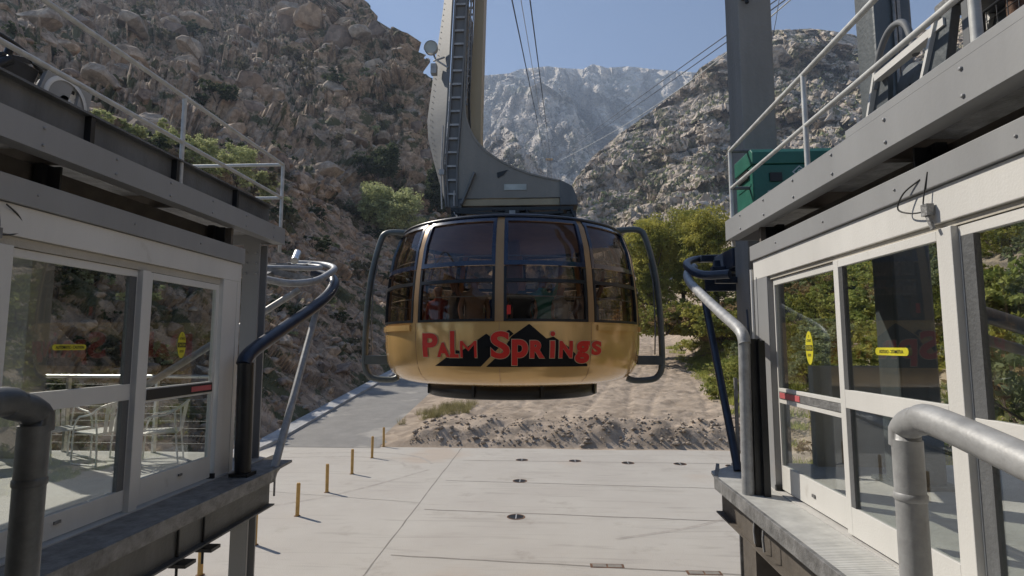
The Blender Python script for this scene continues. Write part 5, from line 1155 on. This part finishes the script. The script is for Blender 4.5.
v, f = fitglyph('GREENLEE', 3.63, 4.33, 3.968, 4.022, .03); mb.add([(p[0],7.739,p[1]) for p in v], f, 0)
obj('logo', mb, ['boxlogo','green','boxdark'], bx)
mb = MB(); v, f = fitglyph('3', 3.02, 3.14, 3.56, 3.74, .04); mb.add([(p[0],7.744,p[1]) for p in v], f, 0); obj('chalk_number', mb, 'boxlogo', bx)

t = thing('winch_frame', 'grey sloping steel machine frame with arched guard on the right catwalk', 'machine', (3.3,5.2,3.4))
mb = MB(); mb.prism([(5.48,3.36),(5.10,3.36),(5.02,4.12),(5.16,4.12)], 0, 3.05, 3.10); mb.prism([(5.48,3.36),(5.10,3.36),(5.02,4.12),(5.16,4.12)], 0, 3.45, 3.50); obj('side_plate', mb, 'legdark', t, .005)
mb = MB(); mb.bar((3.03,5.48,3.36),(3.03,5.16,4.12),.03,.05,(1,0,0)); obj('edge_strip', mb, 'white', t)
mb = MB(); mb.tube(bez([(3.05,5.20,3.98),(3.05,5.16,4.22),(3.05,5.03,4.38),(3.05,4.88,4.42),(3.05,4.74,4.33),(3.05,4.64,4.02)]), .028, 10); obj('arched_guard', mb, 'hangerplate', t)
mb = MB(); mb.lathe([(.02,3.14),(.19,3.14),(.20,3.2),(.20,3.38),(.19,3.42),(.02,3.42)], 24, (0,4.88,3.86), axis='x'); obj('drum', mb, 'legdark', t)
mb = MB(); mb.bar((3.02,5.12,4.05),(3.02,4.22,4.06),.06,.075,(1,0,0)); obj('sloping_bar', mb, 'white', t)
mb = MB(); mb.bar((3.10,5.02,3.38),(3.10,4.96,3.72),.04,.04); mb.bar((3.10,4.82,3.38),(3.10,4.90,3.72),.04,.04); mb.bar((3.10,4.72,3.38),(3.10,4.86,3.72),.04,.04); obj('strut', mb, 'hangerplate', t)
t = thing('machine_stand', 'dark trapezoid steel stand between the winch frame and thick rail post', 'machine', (3.2,4.0,3.4))
for x0 in (3.0,3.4):
    mb = MB(); mb.prism([(4.66,3.37),(4.36,3.37),(4.14,4.14),(4.28,4.14)], 0, x0, x0+.07); obj('leg', mb, 'legdark', t, .005)
    mb = MB(); mb.bar((x0-.01,4.66,3.37),(x0-.01,4.28,4.14),.03,.05,(1,0,0)); obj('edge_strip', mb, 'white', t)
    mb = MB(); mb.prism([(4.08,3.37),(4.00,3.37),(4.00,4.10),(4.06,4.10)], 0, x0, x0+.06); obj('leg', mb, 'hangerplate', t, .005)
mb = MB(); mb.box(2.98,3.5,3.62,4.30,4.142,4.22); obj('top_plate', mb, 'greydark', t, .01)
mb = MB(); mb.tube([(3.2,3.85,3.4),(3.2,3.85,4.14)], .05, 10); mb.tube(bez([(3.1,3.6,3.5),(3.1,3.9,3.62),(3.15,4.2,3.5)]), .03, 8); mb.bar((3.05,3.5,3.5),(3.05,4.1,3.55),.1,.08); obj('linkage', mb, 'rust', t)
t = thing('wire_basket', 'dark wire mesh basket at the top right corner of the photo', 'basket', (3.2,2.95,3.55))
mb = MB()
for k in range(14): y = 2.35+k*.085; mb.tube([(2.95,y,3.5),(2.95,y,3.92)], .004, 4)
for k in range(7): z = 3.5+k*.07; mb.tube([(2.95,2.35,z),(2.95,3.46,z)], .004, 4); mb.tube([(3.4,2.35,z),(3.4,3.46,z)], .004, 4)
for x in (2.95,3.4): mb.tube([(x,2.33,3.48),(x,3.48,3.48),(x,3.48,3.93),(x,2.33,3.93)], .012, 6, closed=True)
obj('mesh_side', mb, 'black', t)
mb = MB(); gr = random.Random(3)
for k in range(16): a = (3.0+gr.uniform(0,.35), 2.45+gr.uniform(0,.95), 3.52+gr.uniform(0,.2)); b_ = (a[0]+gr.uniform(-.1,.1), a[1]+gr.uniform(-.25,.25), a[2]+gr.uniform(-.08,.15)); mb.bar(a, b_, .03, .04)
obj('metal_scrap', mb, 'black', t); t.location += Vector((0,.32,-.06))
# left catwalk machinery
t = thing('spoked_wheel', 'white finned wheel half hidden by the left catwalk beam', 'wheel', (-4.7,5.0,3.6))
mb = MB(); cx_, cy_, cz_ = -4.5, 4.88, 3.90
mb.lathe([(.20,-.05),(.24,-.05),(.24,.05),(.20,.05)], 32, (cx_,cy_,cz_), axis='x'); mb.lathe([(.02,-.04),(.07,-.04),(.07,.04),(.02,.04)], 20, (cx_,cy_,cz_), axis='x'); obj('rim', mb, 'white', t)
mb = MB()
for k in range(16): a = k*PI/8; mb.bar((cx_,cy_+.07*math.cos(a),cz_+.07*math.sin(a)), (cx_,cy_+.2*math.cos(a),cz_+.2*math.sin(a)), .05, .012, (1,0,0))
obj('fin', mb, 'white', t)
t = thing('sheave_bracket', 'grey slotted steel bracket with black hose on the left catwalk', 'machine', (-4.6,4.6,3.5))
def slotted(mb, x0, x1, y0, y1, z0, z1, sl):   # sloping plate
    mb.prism([(y0,z0),(y1,z0),(y1-sl,z1),(y0-sl,z1)], 0, x0, x1)
mb = MB(); slotted(mb,-4.5,-4.46,4.55,4.85,3.76,4.12,-.12); slotted(mb,-4.5,-4.46,4.98,5.12,3.76,4.12,-.06); mb.box(-4.5,-4.46,4.55,5.2,4.12,4.18); obj('bracket_plate', mb, 'grey', t, .004)
mb = MB(); slotted(mb,-4.62,-4.52,4.2,4.55,3.76,4.1,-.1); mb.box(-4.9,-4.6,4.1,4.9,3.76,4.0); mb.tube([(-4.55,4.1,3.8),(-4.5,4.35,4.05)], .04, 8); mb.tube([(-4.62,4.35,3.76),(-4.62,4.45,4.2)], .03, 8); mb.bar((-4.7,4.0,4.0),(-4.7,4.7,4.22),.1,.05); obj('gear_housing', mb, 'black', t, .005)
mb = MB(); mb.tube(bez([(-4.55,3.7,4.30),(-4.55,4.05,4.22),(-4.55,4.3,4.24),(-4.55,4.55,4.20),(-4.55,4.8,4.06),(-4.5,5.0,4.05)]), .022, 8); mb.tube(bez([(-4.6,3.7,4.15),(-4.6,4.2,4.14),(-4.6,4.5,4.02)]), .018, 8); obj('hose', mb, 'rubber', t)

# ---------------- small things: hanging cable loops, handrails, camera platform
for s, y, z, nm in ((1,3.95,2.57,'right'),(-1,3.98,2.50,'left')):
    x = (2.63 if s > 0 else -4.13)-s*.03; t = thing('cable_loop', 'thin black cable looped from a connector on the %s header' % nm, 'cable', (x,y,z))
    mb = MB(); mb.tube(bez([(x,y-.02,z+.25),(x-.01,y+.03,z+.05),(x-.02,y+.0,z-.05)]), .005, 6); mb.tube(bez([(x-.02,y,z-.02),(x-.03,y+.14,z-.0),(x-.04,y+.26,z+.06),(x-.03,y+.2,z+.16),(x-.0,y+.06,z+.22)]), .006, 6); obj('loop', mb, 'rubber', t)
    mb = MB(); mb.box(x-.03,x+.02,y-.03,y+.03,z-.05,z+.03); mb.bar((x-.01,y,z-.04),(x-.01,y-.05,z-.15),.02,.025); obj('connector', mb, 'galvdark', t)
def handrail(label, X, Y1, z1, Ysl, r_, hm_='galv'):
    t = thing('handrail', label, 'handrail', (X, Y1, 0))
    p = bez([(X,Y1-2.6,z1-2.55*Ysl),(X,Y1-1.3,z1-1.28*Ysl),(X,Y1-.25,z1-.22*Ysl),(X,Y1-.07,z1-.035),(X,Y1,z1-.07)], 8)
    mb = MB(); mb.tube(p+[Vector((X,Y1+.004,z1-.12))], r_, 20); obj('top_tube', mb, hm_, t)
    mb = MB(); mb.tube([(X,Y1-.008,z1-.10),(X,Y1-.008,.0)], r_*.97, 20); obj('upright', mb, hm_, t)
    mb = MB(); mb.lathe([(r_*.98,z1-.285),(r_*1.05,z1-.28),(r_*1.05,z1-.265),(r_*.98,z1-.26)], 20, (X,Y1-.008,0)); obj('weld_collar', mb, hm_, t)
handrail('sunlit galvanised handrail in the right foreground', 1.13, 1.9, 1.455, .19, .044)
handrail('dark shaded handrail in the left foreground', -1.60, 1.74, 1.50, .10, .044, 'handshade')
mb = MB(); mb.box(-4.1,2.6,-6,1.95,-.14,0); tag(recentre(obj('dock_floor', mb, 'deck')), kind='structure')

# station hall the camera stands in: roof, back and side walls
hall = thing('station_hall', 'beige station building behind the camera platform', 'building', (-.75,-4,0))
mb = MB(); mb.box(-9,7.5,-11,.9,4.1,4.5); obj('roof', mb, 'beige', hall); mb = MB(); mb.box(-9,7.5,-11.2,-11.02,-.1,4.1); obj('wall', mb, 'beige', hall)
for x in (-9.2,7.52): mb = MB(); mb.box(x,x+.18,-11.2,-4.2,-.1,4.1); obj('wall', mb, 'beige', hall)
mb = MB(); mb.box(-1.6,.1,-11.015,-10.96,0,2.2); obj('doorway', mb, 'recess', hall)

# ---------------- left terrace: cable railing, chairs, table, column
t = thing('cable_railing', 'silver cable railing at the back of the left terrace', 'railing', (-7,8.7,0))
mb = MB(); mb.tube([(-10.4,8.68,1.16),(-4.62,8.68,1.16)], .028, 10); obj('top_rail', mb, 'silver', t)
for k in range(9): mb = MB(); z = .14+k*.112; mb.tube([(-10.4,8.68,z),(-4.62,8.68,z)], .0035, 5); obj('wire', mb, 'galv', t)
for x in (-10.3,-8.9,-7.5,-6.05,-4.66): mb = MB(); mb.box(x-.02,x+.02,8.65,8.71,0,1.14); obj('post', mb, 'silver', t)
t = thing('grey_column', 'broad grey column seen through the left glass wall', 'column', (-8.1,8.3,0)); mb = MB(); mb.box(-8.15,-7.72,8.1,8.5,0,3.2); obj('column_shaft', mb, 'concrete_pillar', t, .01)
mb = MB()
for i, (x0, x1) in enumerate(((-10.3,-4.3),)):
    pass
for i, yy in enumerate((3.4,5.6)):
    mb = MB(); mb.box(-10.3,-6.2,yy-.09,yy+.09,3.2,3.45); o = recentre(obj('roof_beam', mb, 'grey')); tag(o, ['grey roof beam over the near half of the left terrace','grey roof beam over the far half of the left terrace'][i], 'beam')
mb = MB(); mb.box(-10.5,-10.3,-4,8.8,3.2,3.45); tag(recentre(obj('roof_beam', mb, 'grey')), 'long grey edge beam on the outer side of the left terrace', 'beam')
mb = MB(); mb.box(-8.3,-6.6,-4,10.4,3.47,3.53); tag(recentre(obj('terrace_blocker', mb, 'greydark')), 'long narrow canopy added unseen to shade the left terrace by the doors', 'blocker')  # unseen panel added to keep sun off the left ledge and floor
def chair(label, x, y, rz, proto=[None]):
    if proto[0] is None:
        t = thing('armchair', label, 'chair', (0,0,0), 'white metal chairs on the left terrace')
        mb = MB(); mb.add([], []); 
        for k in range(9): yy = -.21+k*.05; mb.box(-.23,.23,yy,yy+.036,.435,.45)
        mb.tube([(-.24,-.24,.44),(.24,-.24,.44),(.24,.24,.44),(-.24,.24,.44)], .012, 8, closed=True); obj('seat', mb, 'whitechair', t)
        mb = MB(); mb.tube(bez([(-.27,-.12,.66),(-.27,.12,.70),(-.22,.27,.80),(0,.33,.86),(.22,.27,.80),(.27,.12,.70),(.27,-.12,.66)]), .014, 8); obj('arm_hoop', mb, 'whitechair', t)
        mb = MB()
        for k in range(5): xx = -.14+k*.07; mb.bar((xx,.25,.45),(xx*1.1,.31,.84),.05,.006,(0,1,0))
        obj('backrest', mb, 'whitechair', t)
        for sx in (-1,1):
            mb = MB(); mb.tube(bez([(sx*.27,-.12,.66),(sx*.27,-.22,.5),(sx*.26,-.25,.0)]), .012, 8); obj('leg', mb, 'whitechair', t)
            mb = MB(); mb.tube(bez([(sx*.25,.2,.74),(sx*.23,.22,.45),(sx*.24,.27,.0)]), .012, 8); obj('leg', mb, 'whitechair', t)
            mb = MB(); mb.tube([(sx*.26,-.25,.015),(sx*.24,.27,.015)], .010, 6); obj('floor_runner', mb, 'whitechair', t)
        proto[0] = t; t.location = (x,y,0); t.rotation_euler = (0,0,rz); return t
    return dup(proto[0], (x,y,0), rz, None, label)
chair('white metal armchair seen through the end door, nearest the column', -5.45, 7.95, R(-65))
chair('white metal armchair next to the post between the two left doors', -6.25, 7.9, R(-110)); chair('white metal armchair behind the middle of the left glass panel', -7.0, 8.05, R(70)); chair('white metal armchair farthest left on the terrace', -8.4, 7.6, R(100))
t = thing('round_table', 'small white metal cafe table between the terrace chairs', 'table', (-7.65,7.6,0)); mb = MB(); mb.lathe([(.01,.72),(.36,.72),(.37,.71),(.36,.70),(.01,.70)], 32, (-7.65,7.6,0)); obj('tabletop', mb, 'whitechair', t)
mb = MB(); mb.tube([(-7.65,7.6,.02),(-7.65,7.6,.7)], .025, 10); obj('pedestal', mb, 'whitechair', t); mb = MB(); mb.lathe([(.02,.04),(.2,.02),(.22,.0)], 24, (-7.65,7.6,0)); obj('foot', mb, 'whitechair', t)

# ---------------- right terrace: low wall, pipe, door frame beyond
t = thing('low_wall', 'low beige wall seen through the right doors', 'wall', (4.6,8.3,0)); mb = MB(); mb.box(3.7,5.35,8.2,8.34,0,1.36); obj('wall_body', mb, 'beige', t); mb = MB(); mb.box(3.69,5.36,8.19,8.2,.78,.82); obj('dark_band', mb, 'legdark', t)
t = thing('blue_pipe_arm', 'dark blue slanting guide tube seen through the nearest right glass panel', 'guide arm', (7,7.5,1.9)); mb = MB(); mb.tube([(5.2,7.2,2.05),(7.4,8.0,1.55)], .10, 14); obj('guide_tube', mb, 'navy', t); mb = MB(); mb.tube([(5.0,7.2,1.80),(7.0,8.3,1.45)], .07, 12); obj('lower_tube', mb, 'greydark', t)
mb = MB(); mb.box(7.3,7.5,7.8,8.1,0,2.4); obj('post', mb, 'greydark', t)
t = thing('terrace_post', 'thin white pipe post standing behind the right sliding door', 'post', (4.05,8.0,0)); mb = MB(); mb.tube([(4.05,8.0,0),(4.05,8.0,3.3)], .03, 10); obj('pipe', mb, 'white', t)
t = thing('office_frame', 'grey framed doorway beyond the nearest right glass panel', 'doorway', (5.4,5.6,0)); mb = MB(); mb.box(5.35,5.55,5.5,5.6,0,2.5); mb.box(6.6,6.8,5.5,5.6,0,2.5); mb.box(5.35,6.8,5.5,5.6,2.502,2.65); obj('door_frame', mb, 'greydark', t)
t = thing('lounge_chair', 'dark blue folding chair on the right terrace', 'chair', (6.2,7.0,0)); mb = MB(); mb.bar((6.0,6.9,.45),(6.5,7.1,.42),.5,.03); obj('seat', mb, 'navy', t, .01); mb = MB(); mb.bar((5.95,6.9,.45),(5.75,6.8,1.0),.5,.03,(0,1,0)); obj('backrest', mb, 'navy', t, .01)
for dx, dy in ((-.2,-.25),(.25,-.2),(-.25,.2),(.2,.25)): mb = MB(); mb.tube([(6.2+dx,7.0+dy,0),(6.2+dx*.8,7.0+dy*.8,.44)], .014, 8); obj('leg', mb, 'greydark', t)
